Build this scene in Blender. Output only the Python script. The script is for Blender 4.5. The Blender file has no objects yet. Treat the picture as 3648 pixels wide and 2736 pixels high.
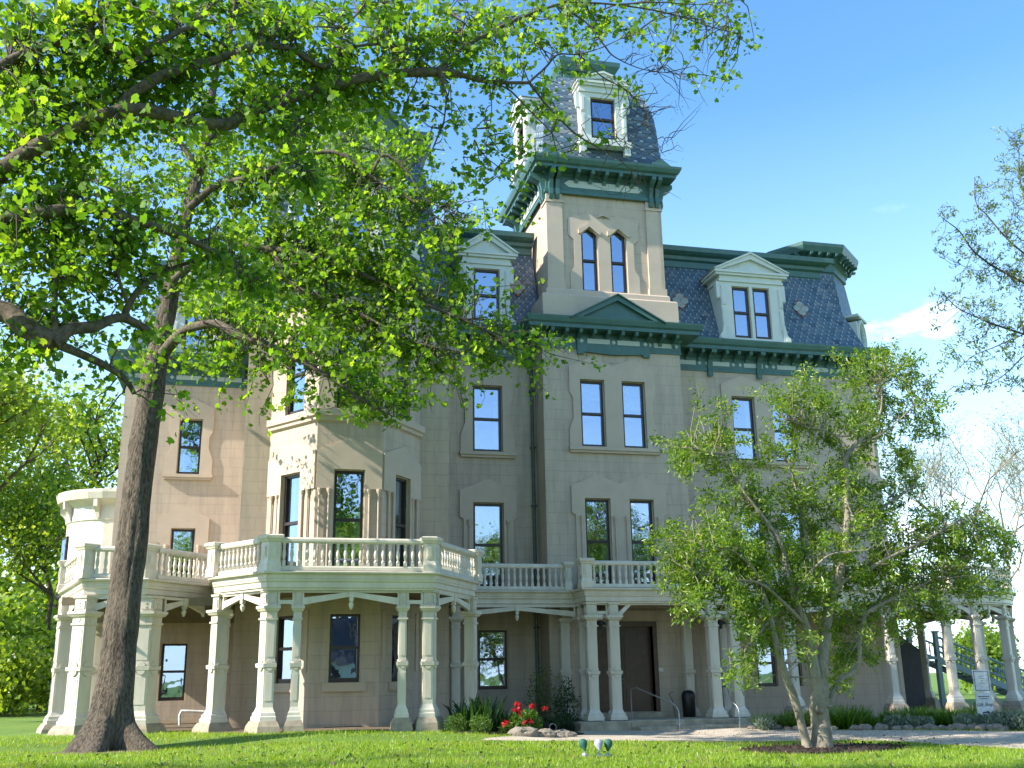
import bpy, math, random
import numpy as np
from mathutils import Matrix, Vector, noise as mnoise
R = math.radians
SC = bpy.context.scene
COL = SC.collection
random.seed(7)
rng = np.random.default_rng(11)

# ------------------------------------------------------------------ camera
F_PX, W_PX, H_PX = 3700.0, 3648.0, 2736.0
PIT, ROLL, YAW, EYE = math.atan(1047 / 3700), R(-0.93), R(13.8), 1.6
_cp, _sp, _cr, _sr, _cy, _sy = math.cos(PIT), math.sin(PIT), math.cos(ROLL), math.sin(ROLL), math.cos(YAW), math.sin(YAW)

def cam_to_world(u, v, w):
    x = _cr * u + _sr * v
    yd = -_sr * u + _cr * v
    y = _cp * w + _sp * yd
    z = _sp * w - _cp * yd
    return Vector((_cy * x + _sy * y, -_sy * x + _cy * y, z))

cam_d = bpy.data.cameras.new('camera')
cam = bpy.data.objects.new('camera', cam_d)
COL.objects.link(cam)
cx_, cy_, cz_ = cam_to_world(1, 0, 0), -cam_to_world(0, 1, 0), -cam_to_world(0, 0, 1)
M = Matrix((cx_, cy_, cz_)).transposed().to_4x4()
M.translation = (0, 0, EYE)
cam.matrix_world = M
cam_d.sensor_width = 36
cam_d.lens = 36 * F_PX / W_PX
cam_d.clip_end = 3000
SC.camera = cam

def at(px, py, Y):                      # survey helper: the point of the photograph's sight line at depth Y
    d = cam_to_world((px - W_PX / 2) / F_PX, (py - H_PX / 2) / F_PX, 1)
    t = Y / d.y
    return Vector((d.x * t, Y, EYE + d.z * t))
def at2(px, py, Y):                     # same, for coordinates read off the half-size view (2212 px wide)
    return at(px * W_PX / 2212, py * W_PX / 2212, Y)

# ------------------------------------------------------------------ sky, sun, exposure
SUN_EL, SUN_OFF = R(35), R(9)           # elevation; degrees in front of the facade plane
to_sun = Vector((-math.cos(SUN_EL) * math.cos(SUN_OFF), -math.cos(SUN_EL) * math.sin(SUN_OFF), math.sin(SUN_EL)))
world = bpy.data.worlds.new('World')
SC.world = world
world.use_nodes = True
nt = world.node_tree
bg = nt.nodes['Background']
sky = nt.nodes.new('ShaderNodeTexSky')
sky.sky_type = 'NISHITA'
sky.sun_disc = False
sky.sun_elevation = SUN_EL
sky.sun_rotation = math.atan2(to_sun.x, to_sun.y)
sky.air_density = 1.0
sky.dust_density = 0.3
sky.ozone_density = 3.0
bg.inputs['Strength'].default_value = 0.15
# small cumulus clouds low in the sky
tc = nt.nodes.new('ShaderNodeTexCoord')
sep = nt.nodes.new('ShaderNodeSeparateXYZ')
nt.links.new(tc.outputs['Generated'], sep.inputs[0])
mp = nt.nodes.new('ShaderNodeMapping'); mp.inputs['Scale'].default_value = (1, 1, 2.6); mp.inputs['Location'].default_value = (0.35, 0.1, 0.0)
nt.links.new(tc.outputs['Generated'], mp.inputs[0])
nz = nt.nodes.new('ShaderNodeTexNoise'); nz.inputs['Scale'].default_value = 5.0; nz.inputs['Detail'].default_value = 7; nz.inputs['Roughness'].default_value = 0.58
nt.links.new(mp.outputs[0], nz.inputs['Vector'])
cr = nt.nodes.new('ShaderNodeValToRGB')
cr.color_ramp.elements[0].position = 0.62; cr.color_ramp.elements[0].color = (0, 0, 0, 1)
cr.color_ramp.elements[1].position = 0.70; cr.color_ramp.elements[1].color = (1, 1, 1, 1)
nt.links.new(nz.outputs['Fac'], cr.inputs[0])
el = nt.nodes.new('ShaderNodeValToRGB')            # clouds sit between the horizon and about 25 degrees
e = el.color_ramp.elements
e[0].position = 0.0; e[0].color = (1, 1, 1, 1)
e[1].position = 0.42; e[1].color = (0, 0, 0, 1)
m_ = e.new(0.2); m_.color = (1, 1, 1, 1)
m_ = e.new(0.3); m_.color = (.5, .5, .5, 1)
nt.links.new(sep.outputs['Z'], el.inputs[0])
mul = nt.nodes.new('ShaderNodeMath'); mul.operation = 'MULTIPLY'
nt.links.new(cr.outputs[0], mul.inputs[0]); nt.links.new(el.outputs[0], mul.inputs[1])
mixc = nt.nodes.new('ShaderNodeMixRGB'); mixc.inputs[2].default_value = (6.5, 6.6, 6.8, 1)
hs = nt.nodes.new('ShaderNodeHueSaturation'); hs.inputs['Saturation'].default_value = 1.16; hs.inputs['Hue'].default_value = 0.495
nt.links.new(sky.outputs[0], hs.inputs['Color'])
hz = nt.nodes.new('ShaderNodeValToRGB')            # milky band of air just above the horizon
h_ = hz.color_ramp.elements
h_[0].position = 0.0; h_[0].color = (.8, .8, .8, 1); h_[1].position = 0.5; h_[1].color = (0, 0, 0, 1)
m_ = h_.new(0.12); m_.color = (.5, .5, .5, 1); m_ = h_.new(0.26); m_.color = (.2, .2, .2, 1)
nt.links.new(sep.outputs['Z'], hz.inputs[0])
mixh = nt.nodes.new('ShaderNodeMixRGB'); mixh.inputs[2].default_value = (4.4, 5.5, 6.2, 1)
nt.links.new(hz.outputs[0], mixh.inputs[0]); nt.links.new(hs.outputs[0], mixh.inputs[1])
nt.links.new(mul.outputs[0], mixc.inputs[0]); nt.links.new(mixh.outputs[0], mixc.inputs[1])
nt.links.new(mixc.outputs[0], bg.inputs['Color'])

sun_d = bpy.data.lights.new('sun', 'SUN')
sun_d.energy = 4.4
sun_d.angle = R(0.5)
sun_d.color = (1.0, 0.93, 0.82)
sun = bpy.data.objects.new('sun', sun_d)
COL.objects.link(sun)
sun.rotation_euler = to_sun.to_track_quat('Z', 'Y').to_euler()
sun.location = (-30, -5, 40)
SC.view_settings.view_transform = 'Standard'
SC.view_settings.look = 'None'
SC.view_settings.exposure = 1.32
SC.view_settings.gamma = 1.0
SC.cycles.max_bounces = 7
SC.cycles.transparent_max_bounces = 8
SC.cycles.sample_clamp_indirect = 6

# ------------------------------------------------------------------ materials
def newmat(name):
    m = bpy.data.materials.new(name); m.use_nodes = True
    n = m.node_tree; b = n.nodes['Principled BSDF']
    return m, n, b
def N(n, kind, **kw):
    o = n.nodes.new(kind)
    for k, v in kw.items(): setattr(o, k, v)
    return o
def ramp(n, src, stops):
    r = N(n, 'ShaderNodeValToRGB')
    els = r.color_ramp.elements
    while len(els) < len(stops): els.new(0.5)
    for e_, (p, c) in zip(els, stops):
        e_.position = p; e_.color = (*c, 1) if len(c) == 3 else c
    n.links.new(src, r.inputs[0])
    return r.outputs[0]
def noise_n(n, scale, detail=4, rough=0.55, vec=None, sc=None):
    t = N(n, 'ShaderNodeTexNoise'); t.inputs['Scale'].default_value = scale; t.inputs['Detail'].default_value = detail; t.inputs['Roughness'].default_value = rough
    if vec is None:
        c = N(n, 'ShaderNodeTexCoord'); vec = c.outputs['Object']
    if sc:
        mp = N(n, 'ShaderNodeMapping'); mp.inputs['Scale'].default_value = sc; n.links.new(vec, mp.inputs[0]); vec = mp.outputs[0]
    n.links.new(vec, t.inputs['Vector'])
    return t.outputs['Fac']
def bump(n, b, h, strength, dist=0.02):
    bp = N(n, 'ShaderNodeBump'); bp.inputs['Strength'].default_value = strength; bp.inputs['Distance'].default_value = dist
    n.links.new(h, bp.inputs['Height']); n.links.new(bp.outputs[0], b.inputs['Normal'])
    return bp
def mixrgb(n, fac, a, c, mode='MIX'):
    m = N(n, 'ShaderNodeMixRGB', blend_type=mode)
    for i, s in ((0, fac), (1, a), (2, c)):
        if isinstance(s, (int, float)): m.inputs[i].default_value = s
        elif isinstance(s, tuple): m.inputs[i].default_value = (*s, 1)
        else: n.links.new(s, m.inputs[i])
    return m.outputs[0]
def math_n(n, op, a, b=None, c=None):
    m = N(n, 'ShaderNodeMath', operation=op)
    for i, s in enumerate((a, b, c)):
        if s is None: continue
        if isinstance(s, (int, float)): m.inputs[i].default_value = s
        else: n.links.new(s, m.inputs[i])
    return m.outputs[0]

def mat_paint(name, c1, c2, rough=0.55, scale=1.5, bs=0.15, streak=False):
    m, n, b = newmat(name)
    f = noise_n(n, scale, 6, 0.65, sc=(1, 1, 0.25) if streak else None)
    n.links.new(ramp(n, f, [(0.3, c2), (0.65, c1)]), b.inputs['Base Color'])
    b.inputs['Roughness'].default_value = rough
    bump(n, b, noise_n(n, 60, 3), bs, 0.01)
    return m
def mat_plain(name, c, rough=0.6, metal=0.0):
    m, n, b = newmat(name)
    f = noise_n(n, 9, 4)
    d = tuple(x * 0.72 for x in c)
    n.links.new(ramp(n, f, [(0.35, d), (0.65, c)]), b.inputs['Base Color'])
    b.inputs['Roughness'].default_value = rough; b.inputs['Metallic'].default_value = metal
    return m

def mat_wall():
    m, n, b = newmat('scored_stucco')
    uv = N(n, 'ShaderNodeUVMap').outputs[0]
    br = N(n, 'ShaderNodeTexBrick')
    br.offset = 0.5
    br.inputs['Scale'].default_value = 1
    br.inputs['Mortar Size'].default_value = 0.009
    br.inputs['Mortar Smooth'].default_value = 0.3
    br.inputs['Brick Width'].default_value = 0.95
    br.inputs['Row Height'].default_value = 0.385
    n.links.new(uv, br.inputs['Vector'])
    big = noise_n(n, 0.7, 6, 0.6)
    base = ramp(n, big, [(0.3, (.44, .35, .268)), (0.7, (.515, .412, .316))])
    streak = noise_n(n, 2.4, 7, 0.75, sc=(1.3, 1.3, 0.13))
    base = mixrgb(n, ramp(n, streak, [(0.45, (0, 0, 0)), (0.75, (.75, .75, .75))]), base, (.28, .235, .19))
    col = mixrgb(n, math_n(n, 'MULTIPLY', br.outputs['Fac'], 0.38), base, (.25, .21, .17))
    n.links.new(col, b.inputs['Base Color'])
    b.inputs['Roughness'].default_value = 0.85
    inv = math_n(n, 'SUBTRACT', 1.0, br.outputs['Fac'])
    gr = noise_n(n, 35, 5, 0.6)
    un = noise_n(n, 4, 4, 0.5)
    h = math_n(n, 'ADD', math_n(n, 'MULTIPLY', inv, 1.0), math_n(n, 'ADD', math_n(n, 'MULTIPLY', gr, 0.25), math_n(n, 'MULTIPLY', un, 0.5)))
    bump(n, b, h, 0.55, 0.012)
    return m

def mat_slate():
    m, n, b = newmat('fish_scale_slate')
    uv = N(n, 'ShaderNodeUVMap').outputs[0]
    s = N(n, 'ShaderNodeSeparateXYZ'); n.links.new(uv, s.inputs[0])
    u = math_n(n, 'DIVIDE', s.outputs[0], 0.31)
    v = math_n(n, 'DIVIDE', s.outputs[1], 0.2)
    row = math_n(n, 'FLOOR', v)
    par = math_n(n, 'MODULO', math_n(n, 'ADD', row, 100), 2.0)
    uu = math_n(n, 'ADD', u, math_n(n, 'MULTIPLY', par, 0.5))
    col_i = math_n(n, 'FLOOR', uu)
    fu = math_n(n, 'SUBTRACT', math_n(n, 'FRACT', uu), 0.5)          # -.5 .. .5 across one slate
    fv = math_n(n, 'FRACT', v)
    # clipped lower corners: the slate's lower edge rises towards its sides
    au = math_n(n, 'ABSOLUTE', fu)
    edge = math_n(n, 'MULTIPLY', math_n(n, 'MAXIMUM', math_n(n, 'SUBTRACT', au, 0.2), 0.0), 2.4)
    lip = math_n(n, 'SUBTRACT', fv, edge)                           # <0: the slates of the row below show here
    inside = math_n(n, 'GREATER_THAN', lip, 0.0)
    line = math_n(n, 'LESS_THAN', math_n(n, 'ABSOLUTE', lip), 0.13)
    side = math_n(n, 'GREATER_THAN', au, 0.475)
    cmb = N(n, 'ShaderNodeCombineXYZ'); n.links.new(col_i, cmb.inputs[0]); n.links.new(row, cmb.inputs[1])
    wn = N(n, 'ShaderNodeTexWhiteNoise'); n.links.new(cmb.outputs[0], wn.inputs['Vector'])
    base = ramp(n, wn.outputs['Value'], [(0.0, (.035, .06, .09)), (0.06, (.055, .095, .14)), (0.5, (.08, .13, .18)), (0.93, (.12, .155, .19)), (1.0, (.19, .205, .21))])
    # small pale squares between the slates
    sq = math_n(n, 'MULTIPLY', math_n(n, 'GREATER_THAN', au, 0.40), math_n(n, 'LESS_THAN', math_n(n, 'ABSOLUTE', math_n(n, 'SUBTRACT', fv, 0.30)), 0.22))
    base = mixrgb(n, math_n(n, 'MAXIMUM', math_n(n, 'MULTIPLY', line, 0.85), math_n(n, 'MULTIPLY', side, 0.5)), base, (.02, .03, .045))
    base = mixrgb(n, math_n(n, 'MULTIPLY', sq, 0.8), base, (.36, .40, .37))
    wea = noise_n(n, 1.1, 5)
    base = mixrgb(n, ramp(n, wea, [(0.45, (0, 0, 0)), (0.75, (.35, .35, .35))]), base, (.10, .125, .145))
    n.links.new(base, b.inputs['Base Color'])
    b.inputs['Roughness'].default_value = 0.5
    h = math_n(n, 'ADD', math_n(n, 'MULTIPLY', math_n(n, 'SUBTRACT', 1.0, fv), inside), math_n(n, 'MULTIPLY', wn.outputs['Value'], 0.25))
    bump(n, b, h, 0.7, 0.025)
    return m

def mat_glass():
    m, n, b = newmat('window_glass')
    b.inputs['Base Color'].default_value = (.012, .015, .02, 1)
    b.inputs['Roughness'].default_value = 0.05
    gl = N(n, 'ShaderNodeBsdfGlossy'); gl.inputs['Roughness'].default_value = 0.015; gl.inputs['Color'].default_value = (.62, .76, 1, 1)
    mx = N(n, 'ShaderNodeMixShader'); mx.inputs[0].default_value = 0.52
    bp = N(n, 'ShaderNodeBump'); bp.inputs['Strength'].default_value = 0.10; bp.inputs['Distance'].default_value = 0.05
    n.links.new(noise_n(n, 1.3, 2), bp.inputs['Height'])
    n.links.new(bp.outputs[0], gl.inputs['Normal'])
    tr = N(n, 'ShaderNodeBsdfTransparent'); tr.inputs[0].default_value = (.8, .86, .86, 1)
    n.links.new(tr.outputs[0], mx.inputs[1]); n.links.new(gl.outputs[0], mx.inputs[2])
    n.links.new(mx.outputs[0], n.nodes['Material Output'].inputs[0])
    return m

def mat_leaf(name, cols, trans=0.5, gloss=0.35, tcol=None):
    m, n, b = newmat(name)
    g = N(n, 'ShaderNodeNewGeometry')
    c = ramp(n, g.outputs['Random Per Island'], [(i / (len(cols) - 1), k) for i, k in enumerate(cols)])
    n.links.new(c, b.inputs['Base Color'])
    b.inputs['Roughness'].default_value = gloss
    tr = N(n, 'ShaderNodeBsdfTranslucent')
    tc_ = mixrgb(n, 1.0, c, tcol or (1.6, 1.5, 0.5), 'MULTIPLY')
    n.links.new(tc_, tr.inputs[0])
    mx = N(n, 'ShaderNodeMixShader'); mx.inputs[0].default_value = trans
    n.links.new(b.outputs[0], mx.inputs[1]); n.links.new(tr.outputs[0], mx.inputs[2])
    n.links.new(mx.outputs[0], n.nodes['Material Output'].inputs[0])
    return m

def patchy(m, c, scale, lo, hi):
    """mixes a second leaf colour in by broad patches of the ground"""
    n = m.node_tree; b = n.nodes['Principled BSDF']; src = b.inputs['Base Color'].links[0].from_socket
    geo = N(n, 'ShaderNodeNewGeometry')
    f = noise_n(n, scale, 5, 0.65, geo.outputs['Position'])
    out = mixrgb(n, ramp(n, f, [(lo, (0, 0, 0)), (hi, (.85, .85, .85))]), src, c)
    for l in list(src.links):
        if l.to_node.type in ('BSDF_PRINCIPLED', 'MIX_RGB') and l.to_socket.node != out.node: n.links.new(out, l.to_socket)
    return m
def mat_bark(name, c1, c2, sc=(9, 9, 1.1), bs=0.9, dist=0.06, scale=1.6):
    m, n, b = newmat(name)
    f = noise_n(n, scale, 7, 0.65, sc=sc)
    big = noise_n(n, 1.2, 4)
    col = ramp(n, f, [(0.36, c2), (0.62, c1)])
    col = mixrgb(n, ramp(n, big, [(0.5, (0, 0, 0)), (0.8, (.4, .4, .4))]), col, tuple(x * 1.5 for x in c1))
    n.links.new(col, b.inputs['Base Color'])
    b.inputs['Roughness'].default_value = 0.95
    bump(n, b, f, bs, dist)
    return m

def mat_ground(name, stops, scale=1.5, fine=40, bs=0.6, dist=0.03, rough=0.95, finecol=0.35):
    m, n, b = newmat(name)
    a = noise_n(n, scale, 6, 0.6)
    f = noise_n(n, fine, 5, 0.7)
    c = ramp(n, a, stops)
    c = mixrgb(n, finecol, c, ramp(n, f, [(0.3, (.35, .35, .35)), (0.7, (1.25, 1.25, 1.25))]), 'MULTIPLY')
    n.links.new(c, b.inputs['Base Color'])
    b.inputs['Roughness'].default_value = rough
    bump(n, b, f, bs, dist)
    return m

MAT = dict(
    wall=mat_wall(), slate=mat_slate(), glass=mat_glass(),
    stone=mat_paint('painted_stone', (.52, .417, .321), (.445, .355, .271), 0.8, 1.2, 0.4),
    green=mat_paint('green_trim_paint', (.055, .135, .122), (.036, .10, .09), 0.42, 2.2, 0.1),
    greenp=mat_paint('pale_panel_paint', (.44, .48, .42), (.36, .41, .37), 0.5),
    white=mat_paint('off_white_porch_paint', (.67, .61, .51), (.50, .45, .365), 0.45, 1.8, 0.12, True),
    dorm=mat_paint('pale_dormer_paint', (.58, .60, .55), (.50, .53, .49), 0.5, 1.8, 0.1),
    sash=mat_plain('dark_brown_sash', (.03, .014, .016), 0.35),
    cream=mat_plain('cream_casing', (.55, .47, .30), 0.5),
    curtain=mat_plain('curtain_cloth', (.55, .55, .52), 0.9),
    door=mat_paint('dark_door_wood', (.075, .034, .018), (.03, .014, .008), 0.35, 5, 0.3),
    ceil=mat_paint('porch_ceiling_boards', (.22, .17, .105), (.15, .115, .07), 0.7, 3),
    deck=mat_plain('grey_deck_boards', (.22, .22, .2), 0.8),
    plinth=mat_paint('weathered_limestone', (.40, .34, .25), (.22, .18, .13), 0.9, 4, 0.6),
    roof=mat_plain('dark_flat_roof', (.06, .055, .06), 0.7),
    pipe=mat_paint('grey_green_downspout', (.10, .13, .13), (.05, .07, .07), 0.35, 5),
    iron=mat_plain('galvanised_rail', (.42, .43, .42), 0.4, 0.6),
    black=mat_plain('black_plastic', (.008, .008, .009), 0.4),
    whitep=mat_plain('white_plastic', (.72, .72, .7), 0.4),
    stair=mat_paint('blue_grey_stair_paint', (.24, .31, .32), (.17, .23, .24), 0.5, 3),
    redslate=mat_plain('red_slate', (.34, .10, .07), 0.6),
    greyslate=mat_plain('pale_slate', (.36, .38, .34), 0.6),
    leaf=mat_leaf('spring_leaf', [(.05, .125, .013), (.08, .185, .016), (.12, .24, .02), (.17, .30, .026), (.26, .37, .045)], 0.66, 0.55),
    leaf_mag=mat_leaf('narrow_glossy_leaf', [(.06, .14, .016), (.11, .215, .022), (.18, .29, .03), (.30, .38, .055)], 0.55, 0.28),
    leaf_wood=mat_leaf('woodland_leaf', [(.09, .17, .02), (.16, .26, .03), (.24, .35, .045), (.36, .45, .08)], 0.55),
    leaf_bud=mat_leaf('pale_young_leaf', [(.10, .17, .05), (.17, .25, .09), (.24, .31, .15)], 0.45),
    leaf_dark=mat_leaf('dark_shrub_leaf', [(.015, .05, .012), (.03, .085, .018), (.05, .12, .02)], 0.3),
    leaf_shrub=mat_leaf('bright_shrub_leaf', [(.04, .10, .012), (.08, .17, .02), (.13, .24, .03)], 0.4),
    leaf_grey=mat_leaf('silvery_lavender_leaf', [(.10, .15, .115), (.16, .22, .17), (.23, .29, .24)], 0.25),
    blade=mat_leaf('lawn_blade', [(.14, .24, .012), (.20, .33, .016), (.27, .40, .025), (.36, .43, .06)], 0.45, 0.45),
    petal=mat_leaf('red_petal', [(.30, .008, .015), (.45, .012, .02), (.55, .03, .03)], 0.35, 0.5, (1.2, .7, .7)),
    bark=mat_bark('furrowed_bark', (.17, .132, .092), (.034, .026, .018), (13, 13, 1.0), 1.0, 0.12),
    bark2=mat_bark('limb_bark', (.135, .105, .07), (.045, .034, .023), (5, 5, 5), 0.7, 0.03, 2.5),
    bark_mag=mat_bark('smooth_grey_bark', (.28, .245, .185), (.15, .13, .095), (5, 5, 2.5), 0.35, 0.02, 1.4),
    twig=mat_plain('twig_bark', (.075, .06, .045), 0.9),
    lawn=mat_ground('lawn_soil', [(0.3, (.085, .16, .015)), (0.55, (.115, .21, .018)), (0.75, (.16, .24, .03))], 0.5, 25),
    gravel=mat_ground('pale_gravel', [(0.3, (.48, .40, .31)), (0.7, (.66, .57, .45))], 1.2, 55, 0.8, 0.03, 0.95, 0.75),
    mulch=mat_ground('dark_mulch', [(0.3, (.030, .018, .012)), (0.7, (.075, .045, .03))], 3, 30, 1.0, 0.06, 1.0, 0.8),
    dirt=mat_ground('bare_dirt', [(0.3, (.10, .07, .045)), (0.7, (.2, .15, .09))], 2, 30),
    rock=mat_ground('limestone_rock', [(0.3, (.17, .14, .11)), (0.7, (.38, .33, .27))], 4, 18, 0.8, 0.05, 0.9, 0.4),
    step=mat_paint('worn_stone_step', (.46, .40, .30), (.22, .18, .13), 0.9, 2.5, 0.6),
    lampg=mat_plain('lamp_green', (.02, .11, .08), 0.8), lamps=mat_plain('lamp_silver', (.42, .42, .5), 0.6, 0.0),
    signw=mat_plain('sign_white', (.66, .68, .70), 0.45), ink=mat_plain('sign_ink', (.02, .02, .025), 0.6),
)
patchy(MAT['blade'], (.33, .33, .07), .9, .5, .72)
# ------------------------------------------------------------------ mesh helpers
class Fr:
    """wall frame: u along the wall, d outward from it, z up"""
    def __init__(s, x, y, ang=0.0):
        s.x, s.y, s.c, s.s = x, y, math.cos(ang), math.sin(ang)
    def __call__(s, u, d, z):
        return (s.x + u * s.c + d * s.s, s.y + u * s.s - d * s.c, z)
def fr2(a, b): return Fr(a[0], a[1], math.atan2(b[1] - a[1], b[0] - a[0]))
def dist2(a, b): return math.hypot(b[0] - a[0], b[1] - a[1])
ID = Fr(0, 0, 0)

class MB:
    def __init__(s): s.v, s.f, s.uv = [], [], []
    def face(s, pts, uvs=None):
        i = len(s.v); s.v += [tuple(p) for p in pts]
        s.f.append(tuple(range(i, i + len(pts)))); s.uv.append(uvs)
    def grid(s, rings, closed=False, uv=None):
        """rings: list of rows of points (equal length); builds shared-vertex quads"""
        i0 = len(s.v); n = len(rings[0])
        for r in rings: s.v += [tuple(p) for p in r]
        for a in range(len(rings) - 1):
            for k in range(n if closed else n - 1):
                k2 = (k + 1) % n
                s.f.append((i0 + a * n + k, i0 + a * n + k2, i0 + (a + 1) * n + k2, i0 + (a + 1) * n + k))
                s.uv.append(None if uv is None else [uv(a, k), uv(a, k + 1), uv(a + 1, k + 1), uv(a + 1, k)])
    def box(s, fr, u0, u1, d0, d1, z0, z1):
        p = [fr(u, d, z) for z in (z0, z1) for u, d in ((u0, d1), (u1, d1), (u1, d0), (u0, d0))]
        i = len(s.v); s.v += p
        for q in ((3, 2, 1, 0), (4, 5, 6, 7), (0, 1, 5, 4), (1, 2, 6, 5), (2, 3, 7, 6), (3, 0, 4, 7)):
            s.f.append(tuple(i + k for k in q)); s.uv.append(None)
        return s
    def plate(s, fr, pts, d0, d1):
        """polygon in (u,z), anticlockwise seen from outside, thickness d0..d1"""
        n = len(pts); i = len(s.v)
        s.v += [fr(u, d1, z) for u, z in pts] + [fr(u, d0, z) for u, z in pts]
        s.f.append(tuple(range(i, i + n))); s.uv.append([(u, z) for u, z in pts])
        s.f.append(tuple(range(i + 2 * n - 1, i + n - 1, -1))); s.uv.append(None)
        for k in range(n):
            k2 = (k + 1) % n
            s.f.append((i + k, i + n + k, i + n + k2, i + k2)); s.uv.append(None)
        return s
    def profile_dz(s, fr, pts, u0, u1):
        """polygon in (d,z) extruded along u"""
        n = len(pts); i = len(s.v)
        s.v += [fr(u0, d, z) for d, z in pts] + [fr(u1, d, z) for d, z in pts]
        s.f.append(tuple(range(i, i + n))); s.uv.append(None)
        s.f.append(tuple(range(i + 2 * n - 1, i + n - 1, -1))); s.uv.append(None)
        for k in range(n):
            k2 = (k + 1) % n
            s.f.append((i + k, i + n + k, i + n + k2, i + k2)); s.uv.append(None)
        return s
    def sweep(s, line, prof, closed=False, cap=True):
        """profile of (offset outward, z) swept along a plan polyline that runs left to right seen from outside"""
        offs = miters(line, closed)
        L = [0]
        m = len(line)
        for k in range(1, m + (1 if closed else 0)): L.append(L[-1] + dist2(line[k - 1], line[k % m]))
        V = [0]
        for k in range(1, len(prof)): V.append(V[-1] + dist2(prof[k - 1], prof[k]))
        rows = []
        for o, z in prof:
            rows.append([(p[0] + mt[0] * o, p[1] + mt[1] * o, z) for p, mt in zip(line, offs)])
        i0 = len(s.v)
        for r in rows: s.v += r
        for a in range(len(rows) - 1):
            for k in range(m if closed else m - 1):
                k2 = (k + 1) % m
                s.f.append((i0 + a * m + k, i0 + a * m + k2, i0 + (a + 1) * m + k2, i0 + (a + 1) * m + k))
                s.uv.append([(L[k], V[a]), (L[k + 1], V[a]), (L[k + 1], V[a + 1]), (L[k], V[a + 1])])
        if cap and not closed:
            for k in (0, m - 1): s.face([r[k] for r in (rows if k else rows[::-1])])
        return s
    def lathe(s, c, prof, n=12, cap=True, ax=None):
        rows = []
        for r, z in prof:
            row = []
            for k in range(n):
                a = 2 * math.pi * k / n
                p = Vector((r * math.cos(a), r * math.sin(a), z))
                if ax is not None: p = ax @ p
                row.append((c[0] + p.x, c[1] + p.y, c[2] + p.z))
            rows.append(row)
        s.grid(rows, True)
        if cap:
            s.face(rows[0][::-1]); s.face(rows[-1])
        return s
    def loft(s, poly, prof, cap=True):
        """plan polygon (anticlockwise) carried up through (z, outset) steps"""
        offs = miters(poly, True)
        rows = [[(p[0] + m[0] * o, p[1] + m[1] * o, z) for p, m in zip(poly, offs)] for z, o in prof]
        s.grid(rows, True)
        if cap:
            s.face(rows[0][::-1]); s.face(rows[-1])
        return s
    def tube(s, pts, rad, n=8, cap=True):
        pts = [Vector(p) for p in pts]
        if not isinstance(rad, (list, tuple)): rad = [rad] * len(pts)
        rows = []; prev = None
        for i, p in enumerate(pts):
            t = (pts[min(i + 1, len(pts) - 1)] - pts[max(i - 1, 0)]).normalized()
            if prev is None:
                a = Vector((0, 0, 1)) if abs(t.z) < 0.9 else Vector((1, 0, 0))
                nrm = t.cross(a).normalized()
            else:
                nrm = (prev - t * prev.dot(t)).normalized()
            prev = nrm; b = t.cross(nrm)
            rows.append([tuple(p + (nrm * math.cos(2 * math.pi * k / n) + b * math.sin(2 * math.pi * k / n)) * rad[i]) for k in range(n)])
        s.grid(rows, True)
        if cap: s.face(rows[0][::-1]); s.face(rows[-1])
        return s

def miters(line, closed=False):
    m = len(line); out = []
    def nrm(a, b):
        dx, dy = b[0] - a[0], b[1] - a[1]; l = math.hypot(dx, dy) or 1
        return (dy / l, -dx / l)
    for i in range(m):
        ns = []
        if i > 0 or closed: ns.append(nrm(line[i - 1], line[i]))
        if i < m - 1 or closed: ns.append(nrm(line[i], line[(i + 1) % m]))
        if len(ns) == 1: out.append(ns[0]); continue
        bx, by = ns[0][0] + ns[1][0], ns[0][1] + ns[1][1]
        l2 = bx * bx + by * by
        k = 2 / l2 if l2 > 0.2 else 2
        out.append((bx * k, by * k))
    return out

ORG = {}
def link(name, me, mat, parent=None, loc=(0, 0, 0)):
    o = bpy.data.objects.new(name, me); COL.objects.link(o)
    if mat is not None: me.materials.append(MAT[mat] if isinstance(mat, str) else mat)
    ORG[o] = Vector(loc)
    if parent is not None:
        o.parent = parent; o.location = Vector(loc) - ORG[parent]
    else: o.location = loc
    return o
def obj(name, mb, mat, parent=None, smooth=False):
    """links a mesh collected in world coordinates as ONE object whose origin sits at its base"""
    a = np.array(mb.v, dtype=float)
    lo, hi = a.min(0), a.max(0)
    org = np.array([(lo[0] + hi[0]) / 2, (lo[1] + hi[1]) / 2, lo[2]])
    me = bpy.data.meshes.new(name)
    me.from_pydata((a - org).tolist(), [], mb.f)
    if any(u is not None for u in mb.uv):
        ul = me.uv_layers.new(name='UVMap').data; k = 0
        for f, u in zip(mb.f, mb.uv):
            for j in range(len(f)):
                if u is not None: ul[k].uv = u[j]
                k += 1
    if smooth:
        me.polygons.foreach_set('use_smooth', [True] * len(me.polygons))
    me.update()
    return link(name, me, mat, parent, org)
def raw_mesh(name, V, faces_n, nper):
    """fast mesh: V (n,3) array, faces with nper vertices each, index array faces_n (m,nper)"""
    me = bpy.data.meshes.new(name)
    me.vertices.add(len(V)); me.vertices.foreach_set('co', np.ascontiguousarray(V, dtype=np.float32).ravel())
    m = len(faces_n)
    me.loops.add(m * nper); me.loops.foreach_set('vertex_index', np.ascontiguousarray(faces_n, dtype=np.int32).ravel())
    me.polygons.add(m)
    me.polygons.foreach_set('loop_start', np.arange(0, m * nper, nper, dtype=np.int32))
    me.polygons.foreach_set('loop_total', np.full(m, nper, dtype=np.int32))
    me.update(calc_edges=True)
    return me
def thing(name, label, cat, loc=(0, 0, 0), group=None, kind=None):
    o = bpy.data.objects.new(name, None); COL.objects.link(o)
    o.empty_display_size = 0.2
    o.location = loc; ORG[o] = Vector(loc)
    return tag(o, label, cat, group, kind)
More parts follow.
